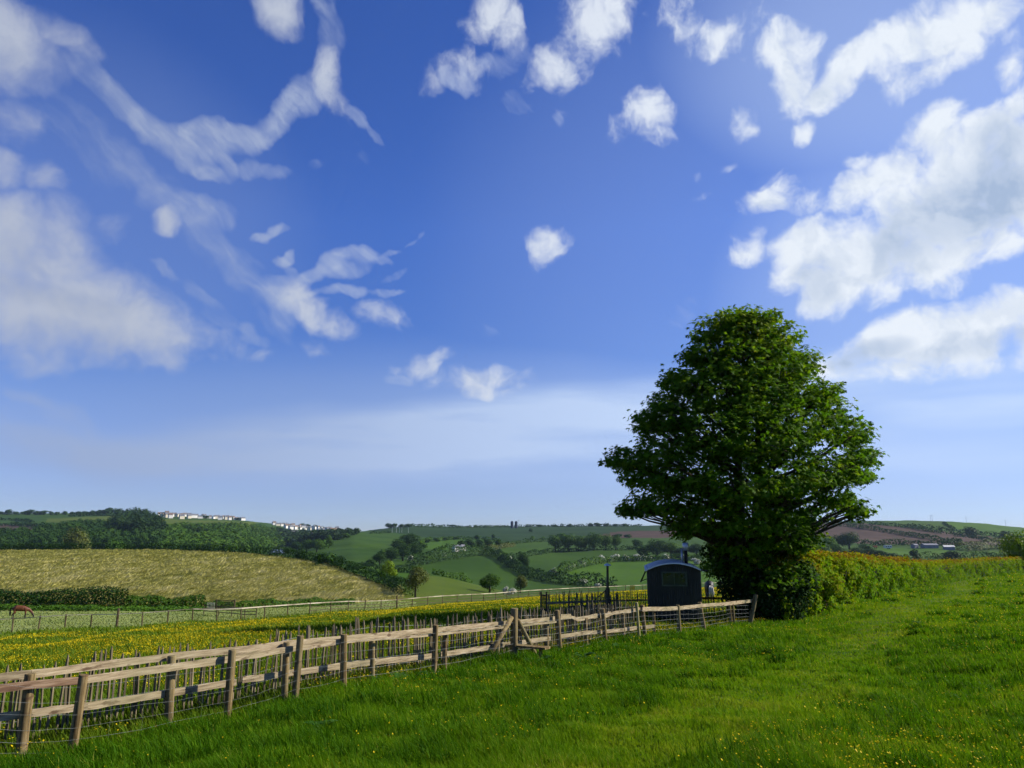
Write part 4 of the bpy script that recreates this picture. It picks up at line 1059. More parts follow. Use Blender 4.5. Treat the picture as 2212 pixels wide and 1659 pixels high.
for p, r in L3:
    k = int(60*(r/1.4)**2)+12
    v = RNG.normal(size=(k, 3)); v /= np.linalg.norm(v, axis=1)[:, None]
    v[:, 2] = np.where(v[:, 2] < -.3, v[:, 2]*.5, v[:, 2])
    rr = r*(0.45+0.62*RNG.random(k)**.6)*(0.82+0.42*fbm(v[:, 0]*2.3+p[0], v[:, 1]*2.3+v[:, 2]*2+p[2], 4, 2))
    twC.append(p+v*rr[:, None]*np.array([1, 1, .82])); twN.append(v)
twC = np.concatenate(twC); twN = np.concatenate(twN)
nt = len(twC); per = 6
C = np.repeat(twC, per, 0)+RNG.normal(0, .17, (nt*per, 3))*np.array([1, 1, .6])
Nn = np.repeat(twN, per, 0)*.55+np.array([0, 0, .75])+RNG.normal(0, .42, (nt*per, 3))
tw_t = RNG.normal(0, .10, nt)
tint = np.clip(.66+np.repeat(tw_t, per)+RNG.normal(0, .09, nt*per)+np.clip((C[:, 2]-8)/30, -.1, .12), 0, 1)
V, polys, tt = leaf_cloud(C-tb, .215+.12*RNG.random(nt*per), Nn, tint, 'lobed')
link('crown', mesh_np('crown', V, polys, tt), M_syc, sy)
m = MB()
base = tb+np.array([0, 0, -.3]); topz = at(1618, 740, TY)
def limb(a, b, r0, r1, bend, n=6, nn=8):
    a = np.array(a); b = np.array(b); t = np.linspace(0, 1, n)[:, None]
    mid = np.array([0, 0, bend])
    P = a+(b-a)*t+mid*(4*t*(1-t))+RNG.normal(0, .05, (n, 3))*np.sin(math.pi*t)
    m.tube(P, list(r0+(r1-r0)*t[:, 0]), nn)
s1 = at(1600, 1150, TY); s2 = at(1635, 1150, TY+.4); s1t = at(1588, 820, TY-.3); s2t = at(1640, 760, TY+.5)
limb(base, at(1612, 1235, TY), .52, .42, 0); limb(at(1610, 1240, TY), s1, .40, .33, 0); limb(at(1616, 1240, TY), s2, .36, .30, 0)
limb(s1, s1t, .30, .07, 0, 9); limb(s2, s2t, .28, .06, 0, 9)
for p, r in L3:
    st = s1 if (p[0] < tb[0]+.2) else s2; en = s1t if (p[0] < tb[0]+.2) else s2t
    f = np.clip((p[2]-st[2])/(en[2]-st[2])*0.8-0.18, -0.12, .9)
    a = st+(en-st)*f
    limb(a, p, .12*(1-.6*max(f, 0)), .03, -.15, 6, 6)
    for k in range(5):
        v = RNG.normal(size=3); v /= np.linalg.norm(v); limb(a+(p-a)*(.55+.4*RNG.random()), p+v*r*.6, .035, .010, .1, 4, 4)
W(m, 'trunk', M_bark, sy, True)

# dark thicket round its foot
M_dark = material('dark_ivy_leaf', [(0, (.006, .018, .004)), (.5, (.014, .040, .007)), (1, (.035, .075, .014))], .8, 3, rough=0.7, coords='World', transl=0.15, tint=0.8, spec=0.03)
def thicket(name, lobes, label, cat, mt, dens=150, leaf=(.10, .08), y=TY, tint0=.45):
    root = thing(name, on(lobes[0][0], y), label, cat)
    Cs, Ns = [], []
    for (cx, cyy, r, dy) in lobes:
        yy = y+dy; p = at(cx, cyy, yy); rm = r*yy/F
        k = int(dens*(rm/.8)**2*4)
        v = RNG.normal(size=(k, 3)); v /= np.linalg.norm(v, axis=1)[:, None]
        rr = rm*(.55+.5*RNG.random(k)**.5)*(0.8+.45*fbm(v[:, 0]*3+cx, v[:, 2]*3+v[:, 1]*2, 9, 2))
        c = p+v*rr[:, None]
        Cs.append(c); Ns.append(v*.8+np.array([0, 0, .3])+RNG.normal(0, .4, (k, 3)))
    C = np.concatenate(Cs); N = np.concatenate(Ns)
    V, polys, tt = leaf_cloud(C-np.array(root.location), leaf[0]+leaf[1]*RNG.random(len(C)), N, np.clip(tint0+RNG.normal(0, .16, len(C)), 0, 1))
    link('foliage', mesh_np('foliage', V, polys, tt), mt, root)
    m = MB(); b = np.array(root.location)
    for (cx, cyy, r, dy) in lobes: 
        m.tube([b+RNG.normal(0, .25, 3)*np.array([1, 1, 0])-np.array([0, 0, .2]), at(cx, cyy, y+dy)], [.05, .015], 5)
    W(m, 'stem', M_bark, root, True)
    return root
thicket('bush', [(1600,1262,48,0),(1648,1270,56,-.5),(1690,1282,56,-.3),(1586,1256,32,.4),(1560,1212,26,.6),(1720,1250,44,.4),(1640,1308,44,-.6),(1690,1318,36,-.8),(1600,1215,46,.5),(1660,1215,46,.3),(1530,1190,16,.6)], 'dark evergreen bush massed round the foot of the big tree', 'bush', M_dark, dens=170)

# clipped hedge running away on the right
M_hedge = material('hedge_leaf', [(0, (.012, .046, .002)), (.3, (.042, .125, .002)), (.55, (.13, .265, .002)), (.75, (.25, .29, .006)), (.9, (.25, .135, .015)), (1, (.24, .085, .02))], .9, 3, rough=0.6, coords='World', transl=0.5, tint=0.85, spec=0.02)
HP = np.array([at(*p) for p in L_F if p[0] != 'w' and p[0] >= 1690], float)[:, :2]
HP = np.concatenate([np.array([at(1690, 1345, 36.4)[:2]]), HP])
hs = np.concatenate([[0], np.cumsum(np.linalg.norm(np.diff(HP, axis=0), axis=1))])
n = 130000
sgrid = np.linspace(0, hs[-1], 2000); xg = np.interp(sgrid, hs, HP[:, 0]); yg = np.interp(sgrid, hs, HP[:, 1])
dens = 1/np.hypot(xg, yg)**1.7
s = RNG.choice(sgrid, n, p=dens/dens.sum())+RNG.random(n)*(sgrid[1]-sgrid[0])
x = np.interp(s, hs, HP[:, 0]); y = np.interp(s, hs, HP[:, 1])
tx = np.interp(s+.5, hs, HP[:, 0])-np.interp(s-.5, hs, HP[:, 0]); ty = np.interp(s+.5, hs, HP[:, 1])-np.interp(s-.5, hs, HP[:, 1])
tl = np.hypot(tx, ty)+1e-9; nx_, ny_ = -ty/tl, tx/tl                      # towards the far side (left of travel)
flip = np.sign(nx_*(-1)+0*ny_); 
gzs = np.interp(s, np.linspace(0, hs[-1], 400), [ground(a, b) for a, b in zip(np.interp(np.linspace(0, hs[-1], 400), hs, HP[:, 0]), np.interp(np.linspace(0, hs[-1], 400), hs, HP[:, 1]))])
HT = np.interp(s, [0, 2, 6, 30, 60, 400], [2.7, 2.9, 2.75, 2.3, 2.1, 2.4])*(0.94+.14*fbm(s*.5, s*0+3, 2, 3))
wd = 0.85
ang = RNG.random(n)*math.pi                                             # 0 front foot .. pi back foot of the section
sec = RNG.random(n)
face = np.where(sec < .55, 0, np.where(sec < .9, 1, 2))                    # front, top, back
vv = RNG.random(n)**.9
lat = np.where(face == 0, -wd, np.where(face == 2, wd, (RNG.random(n)*2-1)*wd))
zz = np.where(face == 1, HT, vv*HT)
rnd = fbm(s*1.1, zz*1.3+face*5, 6, 3)-.5
dep = rnd*1.5+RNG.normal(0, .10, n)-.18*np.clip(zz/HT-.75, 0, 1)*4*(face != 1)
lat = np.where(face == 0, lat-dep, np.where(face == 2, lat+dep, lat)); zz = np.where(face == 1, zz+rnd*.55+RNG.normal(0, .09, n)+.12*RNG.random(n)**4, zz)
lat = lat+wd+.1
C = np.stack([x+nx_*lat, y+ny_*lat, gzs+np.maximum(zz, .03)], -1)
N = np.where((face == 1)[:, None], np.array([[0, 0, 1.0]]), np.stack([-nx_, -ny_, .35+0*nx_], -1)*np.where(face == 2, -1, 1)[:, None])+RNG.normal(0, .45, (n, 3))
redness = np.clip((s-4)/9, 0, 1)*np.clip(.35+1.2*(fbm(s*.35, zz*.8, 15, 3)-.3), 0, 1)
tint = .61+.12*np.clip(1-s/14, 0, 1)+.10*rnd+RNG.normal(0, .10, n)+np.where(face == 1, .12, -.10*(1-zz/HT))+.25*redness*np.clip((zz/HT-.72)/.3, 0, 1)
hroot = thing('hedge', (HP[0][0], HP[0][1], ground(*HP[0])), 'long clipped hedge with reddish new growth on top, running away on the right', 'hedge')
dist = np.hypot(C[:, 0], C[:, 1])
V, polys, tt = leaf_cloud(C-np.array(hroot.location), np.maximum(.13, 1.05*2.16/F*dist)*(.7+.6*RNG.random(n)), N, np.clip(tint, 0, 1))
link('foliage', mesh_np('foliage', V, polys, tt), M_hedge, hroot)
m = MB(); ss_ = np.linspace(.3, hs[-1]-1, 240); Vc = []
for s_ in ss_:
    xa, ya = np.interp(s_, hs, HP[:, 0]), np.interp(s_, hs, HP[:, 1]); k = int(np.searchsorted(hs, s_)); k = min(max(k, 1), len(HP)-1)
    t_ = (HP[k]-HP[k-1])/np.linalg.norm(HP[k]-HP[k-1]); nn_ = np.array([-t_[1], t_[0]]); g_ = ground(xa, ya); h_ = 1.75+.15*RNG.random()
    for l_, z_ in ((.45, -.1), (.4, h_), (1.5, h_), (1.45, -.1)): Vc.append((xa+nn_[0]*l_, ya+nn_[1]*l_, g_+z_+RNG.normal(0, .03)))
Fc = []
for i in range(len(ss_)-1):
    for k in range(3): a = 4*i+k; Fc.append((a, a+1, a+5, a+4))
Fc += [(0, 3, 2, 1), tuple(4*(len(ss_)-1)+k for k in range(4))]
m.add(Vc, Fc); W(m, 'branches', M_bark, hroot)

# ------------------------------------------------------------------ far hedgerows, trees and woods
FARL = {
 'dark': [(0, (.010, .032, .005)), (.5, (.022, .058, .008)), (1, (.042, .088, .012))],
 'mid': [(0, (.020, .055, .005)), (.5, (.042, .10, .008)), (1, (.08, .14, .014))],
 'bright': [(0, (.030, .085, .008)), (.5, (.060, .140, .012)), (1, (.11, .20, .02))],
 'olive': [(0, (.045, .062, .014)), (.5, (.085, .105, .024)), (1, (.14, .155, .04))],
 'wood': [(0, (.008, .020, .007)), (.5, (.016, .040, .011)), (1, (.034, .068, .016))],
 'lime': [(0, (.06, .12, .005)), (.5, (.13, .21, .01)), (1, (.22, .29, .02))],
 'may': [(0, (.020, .048, .012)), (.45, (.05, .085, .025)), (.55, (.34, .36, .30)), (1, (.62, .63, .56))],
}
FARM = {k: material(k+'_foliage', v, .3, 3, rough=.6, coords='World', transl=.22, tint=.85) for k, v in FARL.items()}
def crown_arrays(seed, nleaf, leaf, lobes=9, tall=1.0, sparse=0.0):
    rg = np.random.default_rng(seed)
    Cs, Ns = [], []
    for k in range(lobes):
        v = rg.normal(size=3); v /= np.linalg.norm(v); c = v*np.array([.55, .55, .5*tall])*(.6+.5*rg.random()); r = .42+.18*rg.random()
        n = nleaf//lobes; d = rg.normal(size=(n, 3)); d /= np.linalg.norm(d, axis=1)[:, None]
        Cs.append(c+d*(r*(.7+.36*rg.random(n)))[:, None]); Ns.append(d+np.array([0, 0, .25])+rg.normal(0, .35, (n, 3)))
    C = np.concatenate(Cs); N = np.concatenate(Ns)
    C[:, 2] = C[:, 2]/np.abs(C[:, 2]).max()*1.0
    C[:, :2] /= np.abs(C[:, :2]).max()
    return C, N, leaf*(.7+.6*rg.random(len(C))), np.clip(.5+rg.normal(0, .2, len(C)), 0, 1)
CROWNS = {}
def crown_mesh(kind, var, fine):
    key = (kind, var, fine)
    if key not in CROWNS:
        C, N, S, t = crown_arrays(var*7+(3 if fine else 1), 2600 if fine else 460, .10 if fine else .26, 12 if fine else 8, sparse=0)
        if kind == 'may': t = np.clip(t+.10+.20*(N[:, 2] > .0), 0, 1)
        V, polys, tt = leaf_cloud(C, S, N, t)
        CROWNS[key] = mesh_np('crown', V, polys, tt); CROWNS[key].materials.append(FARM[kind])
    return CROWNS[key]
_tm = MB(); _tm.tube([(0, 0, -.05), (0, 0, .35), (.01, 0, .75)], [.045, .034, .012], 7)
for k in range(6):
    a = k*1.05; _tm.tube([(0, 0, .3+.06*k), (.13*math.cos(a), .13*math.sin(a), .5+.06*k), (.24*math.cos(a), .24*math.sin(a), .62+.055*k)], [.018, .011, .004], 5)
_t = _tm.build('trunk', M_bark, None, True); TRUNK = _t.data; bpy.data.objects.remove(_t)
def far_tree(px, py, hpx, wpx, kind, label, group=None, name='tree', cat='tree', fine=None, gap=0.12, dist=None):
    g = hit_near(px, py) if dist is None else on(px, dist)
    d = float(np.linalg.norm(g)); H = hpx*d/F; Wd = wpx*d/F
    big = hpx >= 26
    fine = big if fine is None else fine
    cm = crown_mesh(kind, int(RNG.integers(0, 3)), fine)
    ch = H*(1-gap)/2
    if big:
        t = thing(name, g, label, cat, group, rz=RNG.random()*6.28)
        c = link('crown', cm, None, t); c.location = (0, 0, H*gap+ch); c.scale = (Wd/2, Wd/2, ch)
        k = link('trunk' if cat == 'tree' else 'stem', TRUNK, None, t); k.scale = (Wd*1.0, Wd*1.0, H*.95)
        return t
    o = link(name, cm, None); o.location = g+np.array([0, 0, H*gap*.3+ch*.9]); o.scale = (Wd/2, Wd/2, ch); o.rotation_euler = (0, 0, RNG.random()*6.28)
    return tag(o, label, cat, group)
ORD = 'first second third fourth fifth sixth seventh eighth ninth tenth eleventh twelfth thirteenth fourteenth fifteenth sixteenth seventeenth eighteenth nineteenth twentieth'.split()
def ordinal(i): return ORD[i] if i < 20 else ('twenty-'+ORD[i-20] if i < 29 else ('thirtieth' if i == 29 else 'thirty-'+ORD[i-30]))
def tree_group(items, where, group, noun='tree', name='tree', cat='tree'):
    items = sorted(items)
    adj = {'dark': 'dark green', 'mid': 'green', 'bright': 'bright green', 'olive': 'olive green', 'may': 'white blossoming'}
    for i, (px, py, h, w, kind) in enumerate(items):
        side = ordinal(i)+' from left' if i < len(items)-1 else 'rightmost'
        far_tree(px, py, h, w, kind, '%s %s, %s %s' % (adj[kind], noun, side, where), group, name, cat)

# single trees of the valley
far_tree(840,1272,60,48,'lime','bright green round tree at the end of the cereal field hedge', gap=.05, dist=168)
far_tree(897,1290,66,54,'olive','pale olive tree just coming into leaf behind the far fence', gap=.12)
far_tree(1058,1280,42,48,'mid','dense green bush tree beyond the olive pasture', gap=.02)
far_tree(1124,1281,38,32,'olive','small olive young tree beside the white hawthorns behind the far fence', gap=.05)
far_tree(1132,1228,34,34,'dark','dark hedgerow tree where the diagonal hedge crosses the valley', gap=.02)
far_tree(710,1184,30,26,'mid','tree on the near edge of the lit green hill left of centre', gap=.03)
far_tree(1980,1212,24,26,'dark','round dark tree in the small pasture below the farm', gap=.02)
far_tree(2095,1158,21,34,'dark','round dark tree on the bright upper field at the right')
far_tree(2174,1163,17,30,'dark','low dark tree near the right end of the hill crest')
far_tree(2208,1230,72,60,'lime','yellow green tree at the right edge beyond the hedge', gap=.04, dist=128)
far_tree(165,1195,66,60,'olive','pale yellow green tree in front of the dark wood on the left', gap=.02, dist=410)
far_tree(245,1192,46,40,'bright','small bright green tree in front of the dark wood on the left', gap=.02, dist=410)
far_tree(2058,1208,18,40,'dark','spreading dark tree to the right in the pasture below the farm')
tree_group([(1200,1192,36,40,'mid'),(1228,1191,38,42,'mid'),(1255,1190,36,40,'mid'),(1283,1189,38,40,'mid'),(1308,1188,34,38,'mid'),(1330,1187,30,30,'mid'),(1216,1170,22,40,'bright')], 'in the clump across the valley', 'trees clumped on the far valley side')
tree_group([(998,1184,20,26,'dark'),(1015,1182,20,28,'dark'),(1036,1181,17,26,'dark'),(1054,1180,17,24,'dark'),(1075,1179,14,22,'dark')], 'above the white cottage', 'dark trees above the cottage')
tree_group([(1030,1166,12,14,'dark'),(1065,1164,12,12,'dark'),(1150,1166,11,10,'bright'),(1173,1167,10,10,'bright'),(1146,1149,9,12,'dark')], 'in the dark field under the silos', 'small trees in the dark upper field')
tree_group([(640,1196,26,34,'dark'),(662,1196,30,34,'mid'),(684,1193,28,28,'mid'),(622,1198,18,26,'dark'),(697,1187,24,24,'bright'),(652,1210,18,30,'dark'),(690,1215,16,30,'dark'),(735,1212,14,26,'dark')], 'at the foot of the lit green hill', 'trees at the foot of the lit hill')
tree_group([(722,1160,15,20,'dark'),(736,1158,18,24,'dark'),(752,1157,19,26,'dark'),(770,1156,18,24,'dark'),(745,1164,14,26,'mid'),(728,1166,14,22,'mid')], 'on the knoll right of the town', 'trees on the knoll')
tree_group([(840,1141,13,22,'dark'),(853,1140,11,20,'dark'),(868,1140,10,16,'dark'),(880,1139,9,18,'dark')], 'on the skyline above the white poles', 'skyline trees above the poles')
tree_group([(820,1222,28,34,'dark'),(845,1215,34,40,'dark'),(870,1212,40,44,'dark'),(893,1208,38,44,'dark'),(862,1192,30,40,'dark'),(885,1186,34,44,'dark'),(905,1190,24,36,'mid'),(800,1224,18,30,'dark'),(925,1205,16,30,'dark'),(830,1205,20,30,'mid'),(910,1215,24,40,'dark'),(880,1180,26,36,'mid')], 'massed in the middle of the valley', 'trees in the middle wood')
tree_group([(925,1172,10,22,'mid'),(943,1170,10,20,'mid'),(962,1168,9,20,'mid'),(980,1166,8,20,'dark')], 'along the bright field above the cottage', 'trees above the bright field')
tree_group([(1760,1200,40,44,'dark'),(1790,1208,46,40,'bright'),(1812,1212,36,44,'mid'),(1776,1214,40,46,'mid'),(1835,1186,34,46,'dark'),(1855,1212,28,40,'dark'),(1880,1213,26,40,'dark'),(1905,1213,24,40,'dark'),(1930,1213,20,36,'dark'),(1745,1180,40,40,'mid'),(1815,1186,28,34,'dark'),(1870,1190,16,30,'mid')], 'in the wood left of the farm', 'trees beside the farm')
tree_group([(1335,1162,10,26,'dark'),(1358,1162,9,24,'dark'),(1420,1206,40,50,'dark'),(1450,1205,34,44,'mid'),(1395,1200,24,40,'mid'),(1375,1185,22,30,'dark'),(1470,1205,24,36,'dark'),(1505,1204,30,40,'dark')], 'on the slope behind the hut', 'trees behind the hut')
sk = [(x, 1112+(.3 if x > 100 else 0), 7+int(RNG.integers(0, 6)), 12+int(RNG.integers(0, 12)), 'dark') for x in range(4, 232, 15)]
tree_group(sk+[(238,1110,14,22,'dark'),(250,1110,12,18,'dark')], 'along the left skyline', 'skyline trees on the left')
tree_group([(x, 1138.2, 4+int(RNG.integers(0, 4)), 14+int(RNG.integers(0, 10)), 'dark') for x in (980, 1030, 1050, 1072, 1088, 1140, 1165, 1198, 1230)]+[(1275,1137,7,16,'dark'),(1290,1137,9,18,'dark'),(1310,1137,7,16,'dark'),(1330,1137,6,14,'dark'),(1350,1137,7,18,'dark')], 'on the skyline beside the silos', 'skyline bushes by the silos', 'bush', 'bush', 'bush')
# hawthorns in blossom
may = [(1297,1216,16,17),(1330,1212,14,18),(1236,1229,12,15),(1255,1225,14,18),(1197,1243,15,17),(1256,1262,11,22),(1292,1268,8,14),(1376,1210,12,16),(1352,1211,11,14),(1404,1208,9,12),(1503,1219,12,20),(1229,1232,14,12),(1101,1211,9,10),(960,1203,9,10),(886,1212,12,12),(1093,1284,16,13),(1107,1286,14,20),(1321,1213,12,14),(1440,1210,12,22),(1478,1209,10,18),(1390,1211,12,14)]
tree_group([(x, y, h*1.2, w*1.2, 'may') for x, y, h, w in may], 'in the far hedgerows of the valley', 'hawthorns in blossom', 'hawthorn', 'hawthorn', 'hawthorn')
# soft bushes of the town hill
tree_group([(x, y, 7, 11+int(RNG.integers(0, 8)), 'dark') for x, y in ((352,1112),(372,1112),(398,1110),(412,1111),(436,1113),(447,1113),(478,1114),(498,1117),(515,1118),(608,1136),(622,1137),(652,1136),(664,1137),(680,1138),(700,1145),(716,1146),(733,1147),(640,1144),(690,1150),(710,1153),(655,1149),(735,1153))], 'among the far houses', 'small trees among the far houses')

def hedgerow(pts, h, w, kind, label, step=None, name='hedgerow', dens=1.0, rag=.35):
    """leafy hedge through picture points laid on the ground"""
    P = [hit_near(*p) for p in pts]; P = np.array(P)
    seg = np.linalg.norm(np.diff(P, axis=0), axis=1); L = np.concatenate([[0], np.cumsum(seg)])
    dmean = np.linalg.norm(P, axis=1).mean(); leaf = max(.12, 1.5*2.16/F*dmean)
    n = int(np.clip(L[-1]*(2*h+w)/leaf**2*(1.5 if dmean > 180 else 3.2)*dens, 200, 60000))
    s = RNG.random(n)*L[-1]
    x = np.interp(s, L, P[:, 0]); y = np.interp(s, L, P[:, 1])
    gs = np.linspace(0, L[-1], 160); gzz = np.array([ground(a, b) for a, b in zip(np.interp(gs, L, P[:, 0]), np.interp(gs, L, P[:, 1]))])
    z0 = np.interp(s, gs, gzz)
    hv = h*(1-rag+2*rag*fbm(s/(h*2.2), s*0+len(pts), 3, 3)); a = RNG.random(n)*math.pi
    lat = np.cos(a)*w/2*(1+RNG.normal(0, .12, n)); zz = np.abs(np.sin(a))**.6*hv*(.85+.2*RNG.random(n))
    low = RNG.random(n) < .35; zz = np.where(low, zz*RNG.random(n), zz)
    tx = np.interp(s+.5, L, P[:, 0])-np.interp(s-.5, L, P[:, 0]); ty = np.interp(s+.5, L, P[:, 1])-np.interp(s-.5, L, P[:, 1]); tl = np.hypot(tx, ty)+1e-9
    zz = zz*1.2; C = np.stack([x-ty/tl*lat, y+tx/tl*lat, z0+zz], -1)
    N = np.stack([-ty/tl*np.cos(a), tx/tl*np.cos(a), np.abs(np.sin(a))+.2], -1)+RNG.normal(0, .35, (n, 3))
    V, polys, tt = leaf_cloud(C-P[0], leaf*(.7+.6*RNG.random(n)), N, np.clip(.5+RNG.normal(0, .2, n), 0, 1))
    o = link(name, mesh_np(name, V, polys, tt), FARM[kind]); o.location = P[0]
    return tag(o, label, 'hedge')
hedgerow([(-80,1193),(0,1190.5),(200,1188.5),(360,1189.5),(500,1195),(560,1199)], 2.0, 2.2, 'dark', 'low hedge along the crest of the cereal field, left part', rag=.15)
hedgerow([(560,1199),(640,1209.5),(700,1219),(760,1240),(790,1252),(820,1264),(852,1277),(872,1287)], 2.4, 2.6, 'dark', 'dark clipped hedge sloping down the right end of the cereal field', rag=.15)
hedgerow([(-80,1313),(60,1313),(160,1313),(270,1313)], 1.75, 2.4, 'dark', 'dark bushy hedge behind the grazing brown horse', rag=.25)
hedgerow([(270,1313),(330,1313),(390,1314),(440,1314.5)], 1.2, 2.2, 'mid', 'lower ragged end of the hedge behind the paddock', rag=.45)
hedgerow([(-60,1318),(80,1318),(230,1318),(440,1319)], .45, 2.5, 'bright', 'bright green strip of tall weeds below the paddock hedge', rag=.5)
hedgerow([(440,1316),(520,1315),(600,1312),(700,1308),(760,1305)], .8, 1.5, 'mid', 'thin weedy hedge between the far fence and the cereal field', rag=.5)
hedgerow([(885,1224),(930,1216),(985,1207),(1042,1199)], 6, 6, 'dark', 'thick dark hedgerow below the white cottage', rag=.45)
hedgerow([(1040,1196),(1078,1207),(1097,1220),(1122,1236),(1152,1249),(1192,1257),(1234,1263),(1285,1267),(1330,1267)], 4.6, 5, 'dark', 'tall diagonal hedgerow running down the valley towards the hut', rag=.45)
hedgerow([(1192,1246),(1216,1237),(1236,1230),(1262,1224),(1300,1216),(1332,1213),(1400,1212),(1520,1211)], 4.0, 5, 'mid', 'curving hedgerow set with white hawthorns beyond the pole', rag=.5)
hedgerow([(1082,1212),(1130,1203),(1190,1193),(1330,1189),(1420,1186)], 3, 4, 'dark', 'straight hedgerow below the clump of trees', rag=.4)
hedgerow([(1005,1184),(1100,1176),(1192,1168)], 3, 4, 'dark', 'hedgerow between the cottage trees and the clump', rag=.4)
hedgerow([(890,1176),(932,1168),(990,1164),(1080,1170)], 3, 4, 'mid', 'hedge along the upper edge of the small bright field', rag=.4)
hedgerow([(1040,1190),(1060,1188),(1085,1184),(1110,1180)], 3, 4, 'olive', 'pale hedge climbing from the cottage to the upper fields', rag=.4)
hedgerow([(935,1242),(960,1246),(1000,1255),(1045,1266)], 1.4, 2, 'mid', 'low hedge along the top of the olive pasture', rag=.4)
hedgerow([(700,1226),(760,1226),(820,1232),(884,1238),(905,1240)], 2.2, 4, 'dark', 'hedge along the back of the bright strip of pasture', rag=.5)
hedgerow([(800,1153),(830,1151.5),(845,1151.5)], 2.2, 3, 'dark', 'short dark hedge on the lit hill below the white poles')
hedgerow([(885,1138),(960,1139.5),(1020,1140.5),(1100,1139.5),(1200,1138.5),(1390,1137.5)], 4, 5, 'dark', 'thin dark hedge along the skyline under the silos', rag=.5)
hedgerow([(1785,1133),(1878,1144),(1969,1158.5),(2077,1176.5)], 4.2, 5, 'dark', 'dark hedge slanting across the middle of the ploughed hill', rag=.3)
hedgerow([(1964,1140.5),(2029,1152.5),(2110,1164),(2182,1175.5)], 3.2, 4, 'dark', 'dark hedge between the two upper ploughed strips', rag=.3)
hedgerow([(1800,1129.5),(1878,1132.5),(1962,1140),(2036,1146),(2110,1154),(2190,1164.5),(2260,1172)], 4.2, 5, 'dark', 'dark hedge along the top of the ploughed hill', rag=.3)
hedgerow([(2038,1131),(2050,1138),(2064,1145)], 2.6, 3, 'dark', 'short hedge dividing the bright upper fields at the right', rag=.3)
hedgerow([(1850,1176),(1945,1177),(2010,1178),(2080,1179)], 4, 6, 'dark', 'bushy hedge along the foot of the ploughed hill behind the farm', rag=.5)
hedgerow([(2075,1190),(2120,1186),(2165,1185),(2200,1187)], 6, 14, 'olive', 'pale grey green orchard strip right of the farm', rag=.3)
hedgerow([(1940,1213),(2020,1209),(2100,1206),(2185,1207)], 3.5, 6, 'mid', 'scrubby hedge below the farm pasture', rag=.5)
hedgerow([(-60,1133),(30,1135),(100,1140)], 4, 5, 'dark', 'dark hedge above the small ploughed field on the far left')
hedgerow([(-60,1122),(30,1124),(70,1129)], 3.5, 5, 'dark', 'hedge across the far left hilltop')
hedgerow([(150,1116),(230,1115),(262,1114)], 3, 4, 'dark', 'thin hedge across the pale field on the left hill')

# woods that read as one mass
def wood(name, poly, n, r, kind, label, hrange=(8, 14), clear=()):
    xs = [p[0] for p in poly]; ys = [p[1] for p in poly]
    Vs, Ts, k = [], [], 0; variants = [crown_arrays(50+i, 190, .25, 7) for i in range(5)]
    cand = (GV[..., 1] > 380) & (GV[..., 1] < 2300); Q = GV[cand]; Pp = project(Q)
    ins = in_poly(Pp[:, :2], poly)
    for c in clear: ins &= ~in_poly(Pp[:, :2], c)
    Q = Q[ins]; w = 1/Q[:, 1]**.0
    # even on the ground: weight by cell area
    ar = (Q[:, 1]+APEX)*(U[1]-U[0]); ar = ar/ar.sum()
    sel = RNG.choice(len(Q), n, p=ar)
    for i in sel:
        C, N, S, t = variants[int(RNG.integers(0, 5))]
        R_ = r*(.7+.6*RNG.random()); Hh = hrange[0]+(hrange[1]-hrange[0])*RNG.random(); tone = RNG.normal(0, .26)
        cc = C*np.array([R_, R_, Hh*.5])+Q[i]+np.array([RNG.normal(0, 3), RNG.normal(0, 3), Hh*.5-.6])
        V, polys, tt = leaf_cloud(cc, S*R_, N, np.clip(t*.8+.1+tone, 0, 1)); Vs.append(V); Ts.append(tt)
    V = np.concatenate(Vs); T_ = np.concatenate(Ts); m4 = np.arange(len(V)).reshape(-1, 4)
    o = link(name, mesh_np(name, V, [m4], T_), FARM[kind])
    return tag(o, label=label, kind='stuff')
wood('woodland', [(-60,1160),(70,1163),(110,1150),(160,1141),(250,1139),(330,1142),(345,1165),(350,1196),(-60,1196)], 1400, 5.8, 'dark', 'dark wood filling the hillside on the left')
wood('woodland', [(255,1128),(300,1124),(335,1138),(345,1170),(240,1170)], 420, 6, 'wood', 'tall dark headland of trees rising above the left wood', (15, 22))
wood('woodland', [(335,1148),(400,1142),(470,1141),(540,1140),(575,1146),(600,1160),(612,1182),(560,1187),(500,1197),(345,1197)], 1500, 6, 'mid', 'greener wood on the slope below the far town', (7, 11), clear=[[(385,1148),(440,1153),(475,1162),(460,1168),(420,1166),(378,1160)]])
wood('woodland', [(545,1140),(590,1150),(650,1157),(700,1158),(740,1159),(720,1168),(660,1172),(630,1180),(612,1178),(585,1150)], 750, 6.5, 'wood', 'blue shadowed wood dropping to the river below the far houses', (7, 11))
# river
rv = []
for (x, y) in ((583,1196),(600,1196),(618,1196),(622,1189),(606,1186.5),(588,1188)): rv.append(hit_near(x, y))
rv = np.array(rv); rv[:, 2] += .6
M_water = material('river_water', [(0, (.05, .07, .09)), (1, (.09, .11, .13))], .05, 3, rough=.25, coords='World', spec=.5)
me = mesh_np('river', rv, [np.arange(6)[None, :]]); tag(link('river', me, M_water), label='short glimpse of a grey river in the valley', kind='structure')

